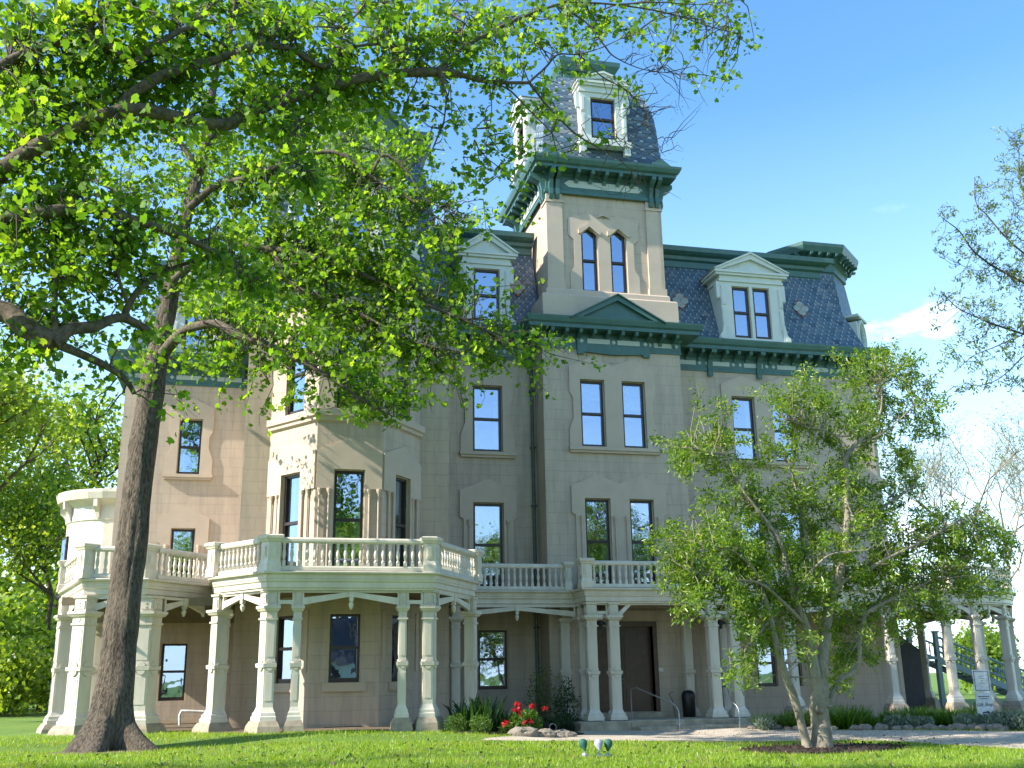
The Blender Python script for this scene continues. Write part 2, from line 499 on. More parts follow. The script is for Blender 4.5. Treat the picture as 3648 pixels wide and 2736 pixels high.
def tag(o, label=None, cat=None, group=None, kind=None):
    if label: o['label'] = label
    if cat: o['category'] = cat
    if group: o['group'] = group
    if kind: o['kind'] = kind
    return o
def copy_tree(src, loc, rotz=0.0, scale=1.0, label=None):
    r = src.copy(); COL.objects.link(r); r.location = loc; r.rotation_euler = (0, 0, rotz); r.scale = (scale,) * 3
    ORG[r] = Vector(loc)
    if label: r['label'] = label
    for ch in src.children:
        c = ch.copy(); COL.objects.link(c); c.parent = r
        for g in ch.children:
            d = g.copy(); COL.objects.link(d); d.parent = c
    return r

SPLIT = {}
def parts(name, mb, mat, parent, hidden=False):
    """each separate piece of the collected mesh becomes a part of its own; past 100 of a kind, or out of sight, one stuff part"""
    par = list(range(len(mb.v)))
    def find(a):
        while par[a] != a: par[a] = par[par[a]]; a = par[a]
        return a
    for f in mb.f:
        r = find(f[0])
        for q in f[1:]: par[find(q)] = r
    groups = {}
    for i, f in enumerate(mb.f): groups.setdefault(find(f[0]), []).append(i)
    rest = MB()
    for fl in groups.values():
        t = MB() if not hidden and SPLIT.get(name, 0) < 100 else rest
        idx = {}
        for i in fl:
            for q in mb.f[i]:
                if q not in idx: idx[q] = len(t.v); t.v.append(mb.v[q])
            t.f.append(tuple(idx[q] for q in mb.f[i])); t.uv.append(mb.uv[i])
        if t is not rest: SPLIT[name] = SPLIT.get(name, 0) + 1; obj(name, t, mat, parent)
    if rest.v: tag(obj(name, rest, mat, parent), kind='stuff')
# ------------------------------------------------------------------ ground
def smooth(a, b, x):
    t = min(max((x - a) / (b - a), 0), 1); return t * t * (3 - 2 * t)
def gz(x, y):
    z = 0.16 - 0.26 * smooth(2, 13, x)
    z += 0.14 * (1 - smooth(5, 9, x)) * smooth(26.8, 27.7, y)
    z += 0.025 * math.sin(x * 0.7 + 1) * math.sin(y * 0.5)
    return z
def ground_pt(px, py):
    Y = 25.0
    for _ in range(25):
        p = at(px, py, Y); zt = gz(p.x, p.y)
        d = cam_to_world((px - W_PX / 2) / F_PX, (py - H_PX / 2) / F_PX, 1)
        Y = (zt - EYE) / d.z * d.y
    return at(px, py, Y)
# ------------------------------------------------------------------ ground sheets
def sheet(name, pts_fn, nx, ny, mat, kind='structure'):
    V = np.array([pts_fn(i / nx, j / ny) for j in range(ny + 1) for i in range(nx + 1)])
    Fc = np.array([(j * (nx + 1) + i, j * (nx + 1) + i + 1, (j + 1) * (nx + 1) + i + 1, (j + 1) * (nx + 1) + i) for j in range(ny) for i in range(nx)])
    me = raw_mesh(name, V, Fc, 4)
    me.polygons.foreach_set('use_smooth', [True] * len(Fc))
    return tag(link(name, me, mat), kind=kind)
def warp(t): return math.copysign(abs(t) ** 3, t)
def gp(s, t):
    x = 8 + warp(2 * s - 1) * 900 + (2 * s - 1) * 40
    y = 25 + warp(2 * t - 1) * 900 + (2 * t - 1) * 30
    return (x, y, gz(x, y))
sheet('ground', gp, 150, 150, 'lawn')
# gravel drive: near edge / far edge pairs, from the left end to the right
DRIVE = [((6, 26.95), (5.6, 27.1)), ((8, 26.9), (7.4, 28.0)), ((10, 26.8), (8.4, 30.8)), ((12.2, 26.4), (10.4, 33.6)), ((14, 26.0), (13.5, 33.4)), ((15.2, 25.6), (16.2, 32.8)),
         ((15.8, 24.6), (17.0, 30.2)), ((16.2, 22.5), (19, 28.4)), ((17, 20), (22.5, 26.4)), ((18, 16), (28, 23)), ((20, 10), (34, 18))]
def drive_pt(s, t):
    k = s * (len(DRIVE) - 1); i = min(int(k), len(DRIVE) - 2); q = k - i
    a = [DRIVE[i][0][j] * (1 - q) + DRIVE[i + 1][0][j] * q for j in (0, 1)]
    b = [DRIVE[i][1][j] * (1 - q) + DRIVE[i + 1][1][j] * q for j in (0, 1)]
    x, y = a[0] * (1 - t) + b[0] * t, a[1] * (1 - t) + b[1] * t
    w = 0.05 * math.sin(s * 90 + t * 7)
    return (x, y + w, gz(x, y) + 0.012)
sheet('gravel_drive', drive_pt, 140, 14, 'gravel')
BED_L = [(5.2, 28.3), (8.0, 28.2), (9.6, 30.5), (10.2, 33.4), (9.9, 36.9), (6.4, 36.9), (6.2, 31.5)]
BED_R = [(16.4, 31.2), (19.4, 29.6), (23, 28.4), (27.5, 27.2), (31.5, 31.5), (29, 36.4), (24, 36.2), (17.0, 36.4)]
def poly_sheet(name, pts, dz, mat):
    c = np.mean(pts, 0); n = len(pts)
    def fn(s, t):
        k = s * n; i = int(k) % n; q = k - int(k)
        p = np.array(pts[i]) * (1 - q) + np.array(pts[(i + 1) % n]) * q
        x, y = c + (p - c) * t * (1 + 0.02 * math.sin(s * 60))
        return (x, y, gz(x, y) + dz * min(1, (1 - t) * 6 + 0.1))
    return sheet(name, fn, 64, 10, mat)
poly_sheet('bed_soil', BED_L, 0.05, 'mulch')
poly_sheet('border_soil', BED_R, 0.06, 'mulch')
MAGC = ground_pt(2925, 2668)
MULCH = [(MAGC.x + 2.0 * math.cos(a) * (1 + .08 * math.sin(3 * a)), MAGC.y - 0.15 + 1.35 * math.sin(a)) for a in [2 * math.pi * k / 24 for k in range(24)]]
poly_sheet('mulch_ring', MULCH, 0.05, 'mulch')

def in_poly(x, y, P):
    c = False; j = len(P) - 1
    for i in range(len(P)):
        if (P[i][1] > y) != (P[j][1] > y) and x < (P[j][0] - P[i][0]) * (y - P[i][1]) / (P[j][1] - P[i][1]) + P[i][0]: c = not c
        j = i
    return c

# ------------------------------------------------------------------ the house
HOUSE = thing('mansion', 'tan three-storey mansion with blue slate mansard roof, green cornices, square tower and wraparound white porch', 'mansion', (10, 38, 0))
WALL = MB()                                    # main stucco walls, one continuous mesh
def wall(fr, u1, z0, z1, holes=(), u0=0.0, rev=0.24, us=0.0):
    us_ = sorted({u0, u1, *[h[0] for h in holes], *[h[1] for h in holes]})
    zs_ = sorted({z0, z1, *[h[2] for h in holes], *[h[3] for h in holes]})
    for a, b in zip(us_, us_[1:]):
        for c, d in zip(zs_, zs_[1:]):
            um, zm = (a + b) / 2, (c + d) / 2
            if any(h[0] < um < h[1] and h[2] < zm < h[3] for h in holes): continue
            WALL.face([fr(a, 0, c), fr(b, 0, c), fr(b, 0, d), fr(a, 0, d)], [(a + us, c), (b + us, c), (b + us, d), (a + us, d)])
    for a, b, c, d in [h[:4] for h in holes]:
        q = lambda p1, p2: WALL.face([fr(p1[0], 0, p1[1]), fr(p1[0], -rev, p1[1]), fr(p2[0], -rev, p2[1]), fr(p2[0], 0, p2[1])], [(0.3, 0.1), (0.5, 0.1), (0.5, 0.3), (0.3, 0.3)])
        q((a, c), (a, d)); q((a, d), (b, d)); q((b, d), (b, c)); q((b, c), (a, c))

def window(fr, u0, u1, z0, z1, style, parent=None, rows=2, mat='sash', deep=.7):
    """sash window set back in its opening: frame > pane, casing, surround, sill, colonnette"""
    m = MB(); w = 0.105
    m.box(fr, u0, u0 + w, -.2, -.1, z0, z1); m.box(fr, u1 - w, u1, -.2, -.1, z0, z1)
    m.box(fr, u0 + w, u1 - w, -.2, -.098, z1 - w, z1); m.box(fr, u0 + w, u1 - w, -.2, -.096, z0, z0 + w * 1.2)
    zm = z0 + (z1 - z0) * 0.5
    if rows == 2: m.box(fr, u0 + w, u1 - w, -.19, -.085, zm - .045, zm + .045)
    win = obj('window', m, mat, parent or HOUSE)
    p = MB(); p.face([fr(u0 + w * .5, -.165, z0 + w * .5), fr(u1 - w * .5, -.165, z0 + w * .5), fr(u1 - w * .5, -.165, z1 - w * .5), fr(u0 + w * .5, -.165, z1 - w * .5)])
    obj('pane', p, 'glass', win)
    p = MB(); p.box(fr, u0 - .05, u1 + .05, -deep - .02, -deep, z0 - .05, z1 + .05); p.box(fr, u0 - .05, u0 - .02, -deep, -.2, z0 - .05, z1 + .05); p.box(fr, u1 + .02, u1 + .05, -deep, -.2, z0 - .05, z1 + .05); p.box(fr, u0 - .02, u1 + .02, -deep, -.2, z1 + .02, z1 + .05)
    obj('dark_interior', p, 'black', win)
    if z0 > 4 and z1 < 13 and deep > .5:
        q = random.random(); zb_ = z1 - (z1 - z0) * (.25 + .5 * random.random())
        for a_, c_ in ((u0 + .02, u0 + .26), (u1 - .26, u1 - .02)) if q < .7 else ((u0 + .02, u1 - .02),):
            cu_ = MB(); nn = 18; zl = z0 if q < .7 else zb_
            cu_.grid([[fr(a_ + (c_ - a_) * t / nn, -.34 + (.025 * math.sin(t * 2.1) if q < .7 else 0), z) for t in range(nn + 1)] for z in (zl, z1)])
            obj('curtain' if q < .7 else 'blind', cu_, 'curtain', win)
    c = MB(); k = 0.028
    c.box(fr, u0 - .002, u0 + k, -.1, -.06, z0, z1); c.box(fr, u1 - k, u1 + .002, -.1, -.06, z0, z1); c.box(fr, u0 + k, u1 - k, -.1, -.062, z1 - k, z1 + .002)
    obj('casing', c, 'cream', win)
    if style in ('mid', 'low'):
        surround(fr, [(u0, u1)], z0, z1, style, win)
    return win
def surround(fr, ops, z0, z1, style, parent):
    a, b = ops[0][0], ops[-1][1]
    n = len(ops)
    s = MB()
    out = []
    if style == 'mid':
        J = [(.46, z0), (.46, z0 + .62), (.36, z0 + .9), (.29, z0 + 1.05), (.29, z1 - .75), (.42, z1 - .5), (.42, z1 + .48)]
    else:
        J = [(.36, z0), (.36, z1 - .62), (.5, z1 - .55), (.5, z1 + .42)]
    left = [(a - j, z) for j, z in J]; right = [(b + j, z) for j, z in J[::-1]]
    peaks = []
    for k, (p, q) in enumerate(ops):
        if k: peaks.append(((ops[k - 1][1] + p) / 2, z1 + .56))
        peaks.append(((p + q) / 2, z1 + .88))
    poly = left + peaks + right
    inner = [(b, z0), (b, z1), (a, z1), (a, z0)]
    poly = (poly + inner)[::-1]
    s.plate(fr, poly, -.01, .075)
    for k in range(1, n):
        s.box(fr, ops[k - 1][1], ops[k][0], -.01, .072, z0, z1)
    if style == 'mid':
        pass
    obj('surround', s, 'stone', parent)
    sl = MB(); e = .5 if style == 'mid' else .42
    sl.box(fr, a - e, b + e, 0.0, .17, z0 - .13, z0 - .002); sl.box(fr, a - e + .04, b + e - .04, 0.0, .11, z0 - .22, z0 - .13)
    obj('sill', sl, 'stone', parent)
    if style == 'low':
        for k, (p, q) in enumerate(ops):
            for u in (p - .15, q + .15):
                c = MB(); o = fr(u, .1, 0)
                c.lathe(o, [(.06, z0), (.06, z0 + .1), (.034, z0 + .14), (.034, z1 - .95), (.05, z1 - .9), (.038, z1 - .86), (.075, z1 - .72), (.075, z1 - .66)], 8)
                obj('colonnette', c, 'stone', parent)

def wallwins(fr, u1, z0, z1, wins, **kw):
    wall(fr, u1, z0, z1, [w[:4] for w in wins], **kw)
    for w in wins:
        if w[4] != 'none': window(fr, *w[:4], w[4])

EV = 14.0
# A : far left wing
A = Fr(-5.55, 43)
wallwins(A, 4.94, -.5, EV, [(2.19, 3.1, 9.66, 11.95, 'mid'), (2.16, 3.09, 4.75, 7.5, 'low'), (2.13, 3.11, .97, 3.1, 'plain')])
wall(fr2((-5.55, 55), (-5.55, 43)), 12, -.5, EV)
# B, C : cheeks of the bay block, and its sides
BL, BR = (-0.61, 33.4), (6.01, 33.4)
wall(fr2((-0.61, 43), BL), 9.6, -.5, EV + .6)
wall(Fr(*BL), .81, -.5, EV + .6)
wall(Fr(5.05, 33.4), .96, -.5, EV + .6)
wall(fr2(BR, (6.01, 37.1)), 3.7, -.5, EV + .6)
bp = [(0.2, 33.4), (1.58, 31.5), (3.6, 31.5), (5.05, 33.4)]
fL, fF, fR = fr2(bp[0], bp[1]), fr2(bp[1], bp[2]), fr2(bp[2], bp[3])
lL, lF, lR = dist2(bp[0], bp[1]), dist2(bp[1], bp[2]), dist2(bp[2], bp[3])
for fr, ln in ((fL, lL), (fF, lF), (fR, lR)):
    c = ln / 2; hw = .47
    wall(fr, ln, -.5, EV + .6, [(c - hw, c + hw, 9.72, 12.35), (c - hw, c + hw, 4.75, 7.8), (c - hw, c + hw, 1.55, 3.52)], rev=.26)
    window(fr, c - hw, c + hw, 9.72, 12.35, 'plain')
    w = window(fr, c - hw, c + hw, 4.75, 7.8, 'plain')
    s = MB()
    s.plate(fr, [(c - hw, 4.75), (c - hw, 7.8), (c + hw, 7.8), (c + hw, 4.75), (c + hw + .16, 4.75), (c + hw + .16, 7.2), (ln - .02, 7.2), (ln - .02, 8.35), (c, 8.78), (.02, 8.35), (.02, 7.2), (c - hw - .16, 7.2), (c - hw - .16, 4.75)], -.01, .05)
    obj('surround', s, 'stone', w)
    for u in (c - hw - .14, c - hw - .42, c + hw + .14, c + hw + .42):
        k = MB(); k.lathe(fr(u, .055, 0), [(.05, 4.75), (.05, 4.85), (.03, 4.9), (.03, 6.95), (.045, 7.0), (.034, 7.04), (.07, 7.15), (.07, 7.2)], 8)
        obj('colonnette', k, 'stone', w)
    g = window(fr, c - hw, c + hw, 1.55, 3.52, 'plain')
    k = MB(); k.box(fr, c - hw - .16, c + hw + .16, 0, .1, 1.3, 1.548); obj('sill', k, 'stone', g)
    for u in (c - hw - .62, c + hw + .47):
        if .1 < u < ln - .2:
            k = MB(); k.box(fr, u, u + .15, 0, .05, 1.85, 3.6); obj('wall_strip', k, 'stone', HOUSE)
m = MB(); m.sweep(bp, [(0, 9.28), (.1, 9.32), (.1, 9.42), (.17, 9.45), (.17, 9.66), (0, 9.68)]); obj('string_course', m, 'stone', HOUSE)
m = MB(); m.box(fF, .5, 1.55, 0, .02, .18, .34); obj('basement_vent', m, 'black', HOUSE)
# D : recessed wall between bay block and entrance
D = Fr(6.01, 37.1)
wallwins(D, 4.0, -.5, EV, [(1.55, 2.7, 9.72, 12.3, 'mid'), (1.55, 2.7, 4.75, 7.82, 'low'), (1.7, 2.8, 1.22, 3.28, 'plain')])
# E : entrance tower body
E_ = Fr(10.01, 35.9)
wall(fr2((10.01, 37.1), (10.01, 35.9)), 1.2, -.5, EV + .2)
eh = [(1.42, 2.38, 9.78, 12.38), (3.07, 4.0, 9.78, 12.38), (1.45, 2.43, 4.75, 7.87), (3.17, 4.11, 4.75, 7.87), (2.55, 3.82, .4, 3.3)]
wall(E_, 5.54, -.5, EV + .2, eh, rev=.3)
ws = [window(E_, *h, 'plain') for h in eh[:4]]
surround(E_, [eh[0][:2], eh[1][:2]], 9.78, 12.38, 'mid', ws[0])
surround(E_, [eh[2][:2], eh[3][:2]], 4.75, 7.87, 'low', ws[2])
wall(fr2((15.55, 35.9), (15.55, 37.1)), 1.2, -.5, EV + .2)
# F : right wing
F_ = Fr(15.55, 37.1)
wallwins(F_, 8.85, -.5, EV, [(2.6, 3.6, 9.72, 12.36, 'none'), (4.35, 5.35, 9.72, 12.36, 'none'), (2.6, 3.6, 4.75, 7.82, 'none'), (4.35, 5.35, 4.75, 7.82, 'none'),
                            (2.85, 3.67, 1.14, 2.84, 'plain'), (3.96, 4.7, 1.14, 2.84, 'plain')])
for z0, z1, st in ((9.72, 12.36, 'mid'), (4.75, 7.82, 'low')):
    w1 = window(F_, 2.6, 3.6, z0, z1, 'plain'); window(F_, 4.35, 5.35, z0, z1, 'plain')
    surround(F_, [(2.6, 3.6), (4.35, 5.35)], z0, z1, st, w1)
wall(fr2((24.4, 37.1), (24.4, 55)), 18, -.5, EV)
rb = [(24.4, 38.2), (26.2, 39.6), (26.2, 42.6), (24.4, 44)]
for a_, b_ in zip(rb, rb[1:]): wall(fr2(a_, b_), dist2(a_, b_), -.5, EV)
m = MB(); m.sweep(rb, [(0, 9.28), (.1, 9.32), (.17, 9.45), (.17, 9.66), (0, 9.68)]); obj('string_course', m, 'stone', HOUSE)
m = MB(); fb = fr2(rb[0], rb[1]); m.box(fb, .6, 1.6, 0, .04, 9.9, 12.2); m.box(fb, .6, 1.6, 0, .04, 5, 7.8); m.box(fb, .6, 1.6, 0, .04, 1.2, 3.4); parts('shutter_panel', m, 'roof', HOUSE)

# front door
m = MB(); m.box(E_, 2.55, 3.82, -.26, -.2, .4, 3.3)
for u0, u1, z0, z1 in ((2.7, 3.67, 1.5, 3.1), (2.7, 3.67, .62, 1.3)):
    m.box(E_, u0, u1, -.2, -.175, z0, z1); m.box(E_, u0 + .1, u1 - .1, -.175, -.155, z0 + .1, z1 - .1)
dr = obj('front_door', m, 'door', HOUSE)
m = MB(); m.box(E_, 2.4, 2.55, -.2, .06, .4, 3.42); m.box(E_, 3.82, 3.97, -.2, .06, .4, 3.42); m.box(E_, 2.4, 3.97, -.2, .062, 3.3, 3.46); obj('door_frame', m, 'door', dr)
m = MB(); m.lathe(E_(2.66, -.12, 1.5), [(.02, -.03), (.045, 0), (.02, .03)], 8); obj('door_knob', m, 'iron', dr)
# blind side opening left of the door seen between the paired columns
m = MB(); m.box(E_, 1.55, 2.15, 0, .03, .4, 3.3); obj('side_panel', m, 'door', HOUSE)
m = MB(); m.box(E_, 3.98, 4.15, 0, .03, 1.74, 1.86); obj('switch_box', m, 'whitep', HOUSE)

# ---- cornices
def bracket(m, fr, u, w, ztop, proj, drop):
    """scrolled bracket under a soffit"""
    m.profile_dz(fr, [(.03, ztop), (.03, ztop - drop), (.09, ztop - drop - .03), (.14, ztop - drop * .72), (proj * .62, ztop - drop * .55), (proj * .95, ztop - drop * .42), (proj, ztop - drop * .12), (proj, ztop)], u - w / 2, u + w / 2)
def cornice(line, zb, zt, proj, big=(), small=.53, panels=True, skip=(), mark=None):
    """frieze board, brackets, soffit and crown along a plan line"""
    f = MB(); h = zt - zb
    zs = zt - .42
    f.sweep(line, [(0, zb), (.05, zb), (.05, zb + .1), (.035, zb + .12), (.035, zs - .22), (.1, zs - .16), (.1, zs)])
    co = obj('cornice', f, 'green', HOUSE)
    c = MB(); c.sweep(line, [(.02, zs), (proj - .12, zs + .005), (proj - .12, zs + .14), (proj - .05, zs + .2), (proj, zs + .36), (proj + .01, zt), (0, zt + .015)]); obj('crown_moulding', c, 'green', co)
    for k in range(len(line) - 1):
        if k in skip: continue
        fr = fr2(line[k], line[k + 1]); ln = dist2(line[k], line[k + 1])
        b = MB()
        n = max(2, round(ln / small))
        for i in range(n):
            u = (i + .5) * ln / n
            bracket(b, fr, u, .13, zs, proj - .16, .34)
        parts('bracket', b, 'green', co, dist2(line[k], line[k + 1]) < .9)
        if panels:
            p = MB(); q = 1.55; n = max(1, round(ln / q)); q = ln / n
            for i in range(n):
                u = i * q
                p.box(fr, u + .32, u + q - .32, .03, .055, zb + .24, zb + .42)
                d = .085; uc = u + .14
                for uc in (u + .15, u + q - .15):
                    p.plate(fr, [(uc - d, zb + .33), (uc, zb + .33 - d), (uc + d, zb + .33), (uc, zb + .33 + d)], .03, .055)
            parts('frieze_panel', p, 'greenp', co)
        for u in (big if k == (mark if mark is not None else 0) else ()):
            b = MB()
            b.profile_dz(fr, [(.0, zs), (.0, zb - .2), (.1, zb - .22), (.13, zb - .02), (.1, zb + .1), (.18, zb + .45), (.36, zb + .62), (proj * .8, zs - .12), (proj * .8, zs)], u - .1, u + .1)
            bk = obj('cornice_bracket', b, 'green', co)
    return co
cornice([(-5.55, 55), (-5.55, 43), (-0.7, 43)], 13.35, 14.55, .75, skip=(0,))
cornice([(6.03, 37.1), (10.0, 37.1)], 13.35, 14.55, .72)
ec = cornice([(10.01, 37.1), (10.01, 35.9), (15.55, 35.9), (15.55, 37.1)], 13.56, 14.63, .75, skip=(0, 2))
cornice([(15.56, 37.1), (24.4, 37.1), (24.4, 38.2), (26.2, 39.6), (26.2, 42.6), (24.4, 44), (24.4, 55)], 13.35, 14.55, .72, big=(1.75, 3.9, 6.0), skip=(1, 3, 4, 5))
cornice([(-0.61, 43), BL, *bp, BR, (6.01, 37.1)], 13.45, 14.6, .6, skip=(0, 6))
# pediment and apron over the entrance tower's first cornice
m = MB()
m.plate(E_, [(1.2, 14.64), (4.42, 14.64), (2.81, 15.5)], .5, .62)
m.plate(E_, [(1.05, 14.6), (1.35, 14.6), (2.81, 15.36), (4.27, 14.6), (4.57, 14.6), (2.81, 15.62)], .62, .78)
for s_ in (1, -1): m.plate(E_, [(2.81, 15.62), (2.81, 15.57), (2.81 + s_ * 1.9, 14.53), (2.81 + s_ * 1.9, 14.58)], .0, .86)
obj('pediment', m, 'green', ec)
m = MB(); m.plate(E_, [(1.35, 13.5), (1.35, 13.36), (1.6, 13.36), (1.65, 13.45), (2.8, 13.38), (3.95, 13.45), (4.0, 13.36), (4.25, 13.36), (4.25, 13.5), (4.25, 14.1), (1.35, 14.1)], .03, .13)
obj('frieze_apron', m, 'green', ec)
m = MB()
for u0, u1 in ((1.75, 2.65), (2.95, 3.85)): m.box(E_, u0, u1, .1, .15, 13.78, 13.97)
for uc in (1.52, 2.8, 4.08): m.plate(E_, [(uc - .09, 13.87), (uc, 13.78), (uc + .09, 13.87), (uc, 13.96)], .1, .15)
parts('frieze_panel', m, 'greenp', ec)

# ---- mansard roofs
def slates(name, line, prof, closed=False, mat='slate'):
    m = MB(); m.sweep(line, prof, closed, cap=False); return obj(name, m, mat, HOUSE)
def roofcap(line, zb, zt, proj, base_off=0.0):
    m = MB(); m.sweep(line, [(base_off, zb), (base_off + .06, zb + .04), (base_off + .06, zb + .3), (base_off + .18, zb + .36), (base_off + .2, zb + .5), (base_off + proj * .7, zt - .28), (base_off + proj, zt - .2), (base_off + proj + .02, zt), (base_off - .2, zt + .02)])
    return obj('roof_cornice', m, 'green', HOUSE)
mp_ = [(.15, 14.5), (.06, 14.75), (-1.1, 18.25)]
for ln in ([(-5.55, 55), (-5.55, 43), (-.5, 43)], [(5.2, 37.1), (10.3, 37.1)], [(15.3, 37.1), (24.4, 37.1), (24.4, 55)]):
    slates('mansard_roof', ln, mp_)
    roofcap(ln, 18.2, 19.02, .5, -1.1)
# block under the roofs so that no light leaks through
m = MB(); m.box(ID, .4, 22.9, -54.5, -38.6, 14.0, 18.9); m.box(ID, -4.3, .39, -54.4, -44.4, 14.0, 18.88); obj('roof_deck', m, 'roof', HOUSE)
# bay block roof : a tall slated turret on the bay
bt = [(-0.45, 43), (-0.45, 33.5), (.3, 33.5), (1.64, 31.65), (3.54, 31.65), (4.95, 33.5), (5.85, 33.5), (5.85, 38)]
slates('turret_roof', bt, [(.15, 14.55), (.02, 14.8), (-.45, 18.6), (-.8, 19.9)])
roofcap(bt, 19.85, 20.9, .45, -.8)
m = MB(); m.loft([(.6, 34.5), (2, 32.9), (3.2, 32.9), (4.6, 34.5), (4.6, 41), (.6, 41)], [(18, 0), (20.88, 0)]); obj('turret_deck', m, 'roof', HOUSE)
# right-hand turret over the side bay
rt = [(22.9, 44), (22.9, 41.1), (23.7, 39.9), (25.4, 39.9), (26.9, 41.3), (26.9, 44)]
slates('turret_roof', rt, [(.45, 14.5), (.3, 14.8), (-.3, 19.5)])
m = MB(); m.sweep(rt, [(-.3, 19.4), (-.2, 19.45), (-.2, 19.8), (-.1, 19.85), (-.1, 20.05), (.3, 20.2), (.4, 20.45), (.42, 20.6), (-1.5, 20.75)])
rc = obj('roof_cornice', m, 'green', HOUSE)
for a_, b_ in zip(rt, rt[1:]):
    fr = fr2(a_, b_); ln = dist2(a_, b_); b = MB()
    for i in range(max(3, int(ln / .35))): bracket(b, fr, (i + .5) * ln / max(3, int(ln / .35)), .1, 20.15, .42, .26)
    parts('bracket', b, 'green', rc, a_[1] > 42 or b_[1] > 43)

def flower(x, y, z, slope=18):
    g = MB(); r = MB()
    f = Fr(x, y); t = math.tan(R(slope))
    def disc(m, du, dz, rx, rz, d):
        n = 10
        ring = [(du + rx * math.cos(2 * math.pi * k / n), dz + rz * math.sin(2 * math.pi * k / n)) for k in range(n)]
        m.face([f(u, d - w * t, z + w) for u, w in ring])
        for k in range(n):
            (u0, w0), (u1, w1) = ring[k], ring[(k + 1) % n]
            m.face([f(u0, d - .03 - w0 * t, z + w0), f(u1, d - .03 - w1 * t, z + w1), f(u1, d - w1 * t, z + w1), f(u0, d - w0 * t, z + w0)])
    for du, dz in ((-.15, 0), (.15, 0), (0, .17), (0, -.17)): disc(g, du * 1.2, dz * 1.2, .17, .155, .045)
    o = obj('slate_flower', g, 'greyslate', HOUSE)
    for du, dz in ((0, 0), (-.16, .17), (.16, .17), (-.16, -.17), (.16, -.17), (0, .33), (0, -.33)): disc(r, du * 1.2, dz * 1.2, .06, .06, .04)
    obj('red_slates', r, 'redslate', o)
for x, z in ((16.45, 16.5), (21.95, 16.55), (9.5, 16.6), (6.75, 16.5)): flower(x, 37.1 - .06 + (z - 14.75) / 3.5 * 1.16 - .02, z)

def dormer(fr, uc, hw, z0, ze, zp, depth, wins, w0, w1, cw=None, foot=True, base=False):
    """pedimented dormer; front face at d = 0, body runs back by depth"""
    cw = cw or hw + .3
    b = MB()
    # front with openings
    holes = [(a, c) for a, c in wins]
    us = sorted({uc - hw, uc + hw, *[x for h in holes for x in h]})
    for a, c in zip(us, us[1:]):
        if any(abs(a - h[0]) < 1e-6 for h in holes):
            if w0 > z0: b.box(fr, a, c, -.16, 0, z0, w0)
            b.box(fr, a, c, -.16, 0, w1, ze)
        else: b.box(fr, a, c, -.16, 0, z0, ze)
    b.box(fr, uc - hw + .004, uc - hw + .1, -depth, -.16, z0, ze - .004); b.box(fr, uc + hw - .1, uc + hw - .004, -depth, -.16, z0, ze - .004)
    d = obj('dormer', b, 'dorm', HOUSE)
    t = MB()                                   # entablature and pediment
    t.box(fr, uc - hw - .06, uc + hw + .06, -depth, .06, ze, ze + .1)
    t.box(fr, uc - hw - .02, uc + hw + .02, -depth, .04, ze + .1, ze + .26)
    t.box(fr, uc - cw + .06, uc + cw - .06, -depth, .14, ze + .26, ze + .36)
    t.box(fr, uc - cw, uc + cw, -depth, .2, ze + .36, ze + .46)
    zb = ze + .46
    t.plate(fr, [(uc - cw + .1, zb), (uc + cw - .1, zb), (uc, zp - .1)], -depth, .03)
    for s_ in (-1, 1):
        q = [(uc, zp), (uc + s_ * cw, zb + .02), (uc + s_ * (cw - .3), zb + .02), (uc, zp - .24)]
        t.plate(fr, q if s_ < 0 else q[::-1], -depth - .1, .17)
        q = [(uc, zp + .07), (uc + s_ * (cw + .06), zb + .03), (uc + s_ * (cw - .06), zb + .03), (uc, zp - .02)]
        t.plate(fr, q if s_ < 0 else q[::-1], -depth - .1, .23)
    obj('dormer_pediment', t, 'dorm', d)
    for s_ in (-1, 1):
        p = MB()
        e = uc + s_ * (hw - .1)
        for za, zb2 in ((z0 + .5, z0 + (ze - z0) * .55), (z0 + (ze - z0) * .6, ze - .2)):
            p.box(fr, e - .09, e + .09, 0, .035, za, zb2); p.box(fr, e - .05, e + .05, .035, .055, za + .06, zb2 - .06)
        # side consoles and scrolled feet
        p.profile_dz(fr, [(-.02, ze), (-.02, ze - .7), (-.1, ze - .75), (-.25, ze - .4), (-.3, ze)], *sorted((uc + s_ * hw, uc + s_ * (hw + .16))))
        if foot:
            q = [(uc + s_ * (hw - .12), z0), (uc + s_ * (hw + .2), z0), (uc + s_ * (hw + .2), z0 + .14), (uc + s_ * (hw + .06), z0 + .32), (uc + s_ * (hw - .02), z0 + .75), (uc + s_ * (hw - .12), z0 + .75)]
            p.plate(fr, q[::-1] if s_ < 0 else q, -.02, .08)
            p.lathe(fr(uc + s_ * (hw + .08), .09, z0 + .12), [(.1, -.03), (.1, .03)], 10, ax=Matrix.Rotation(R(90), 3, 'X'))
        obj('dormer_pilaster', p, 'dorm', d)
    if base:
        p = MB(); p.box(fr, uc - hw - .12, uc + hw + .12, -.2, .18, z0 - .16, z0 + .06)
        for s_ in (-1, 1): p.box(fr, uc + s_ * (hw - .05) - .12, uc + s_ * (hw - .05) + .12, -.1, .12, z0 - .5, z0 - .16)
        obj('dormer_sill', p, 'dorm', d)
    for a, c in wins: window(fr, a, c, w0, w1, 'plain', d, deep=.27)
    return d
dormer(Fr(0, 36.72), 8.07, .93, 14.62, 17.08, 18.38, 1.2, [(7.55, 8.6)], 14.75, 16.92, 1.22)
dormer(Fr(0, 36.72), 19.25, 1.38, 14.62, 17.15, 18.4, 1.2, [(18.38, 19.16), (19.3, 20.06)], 14.75, 16.98, 1.66)
dormer(Fr(0, 31.35), 2.6, .85, 14.75, 18.0, 19.2, 1.0, [(2.15, 3.05)], 15.0, 17.5, 1.1)
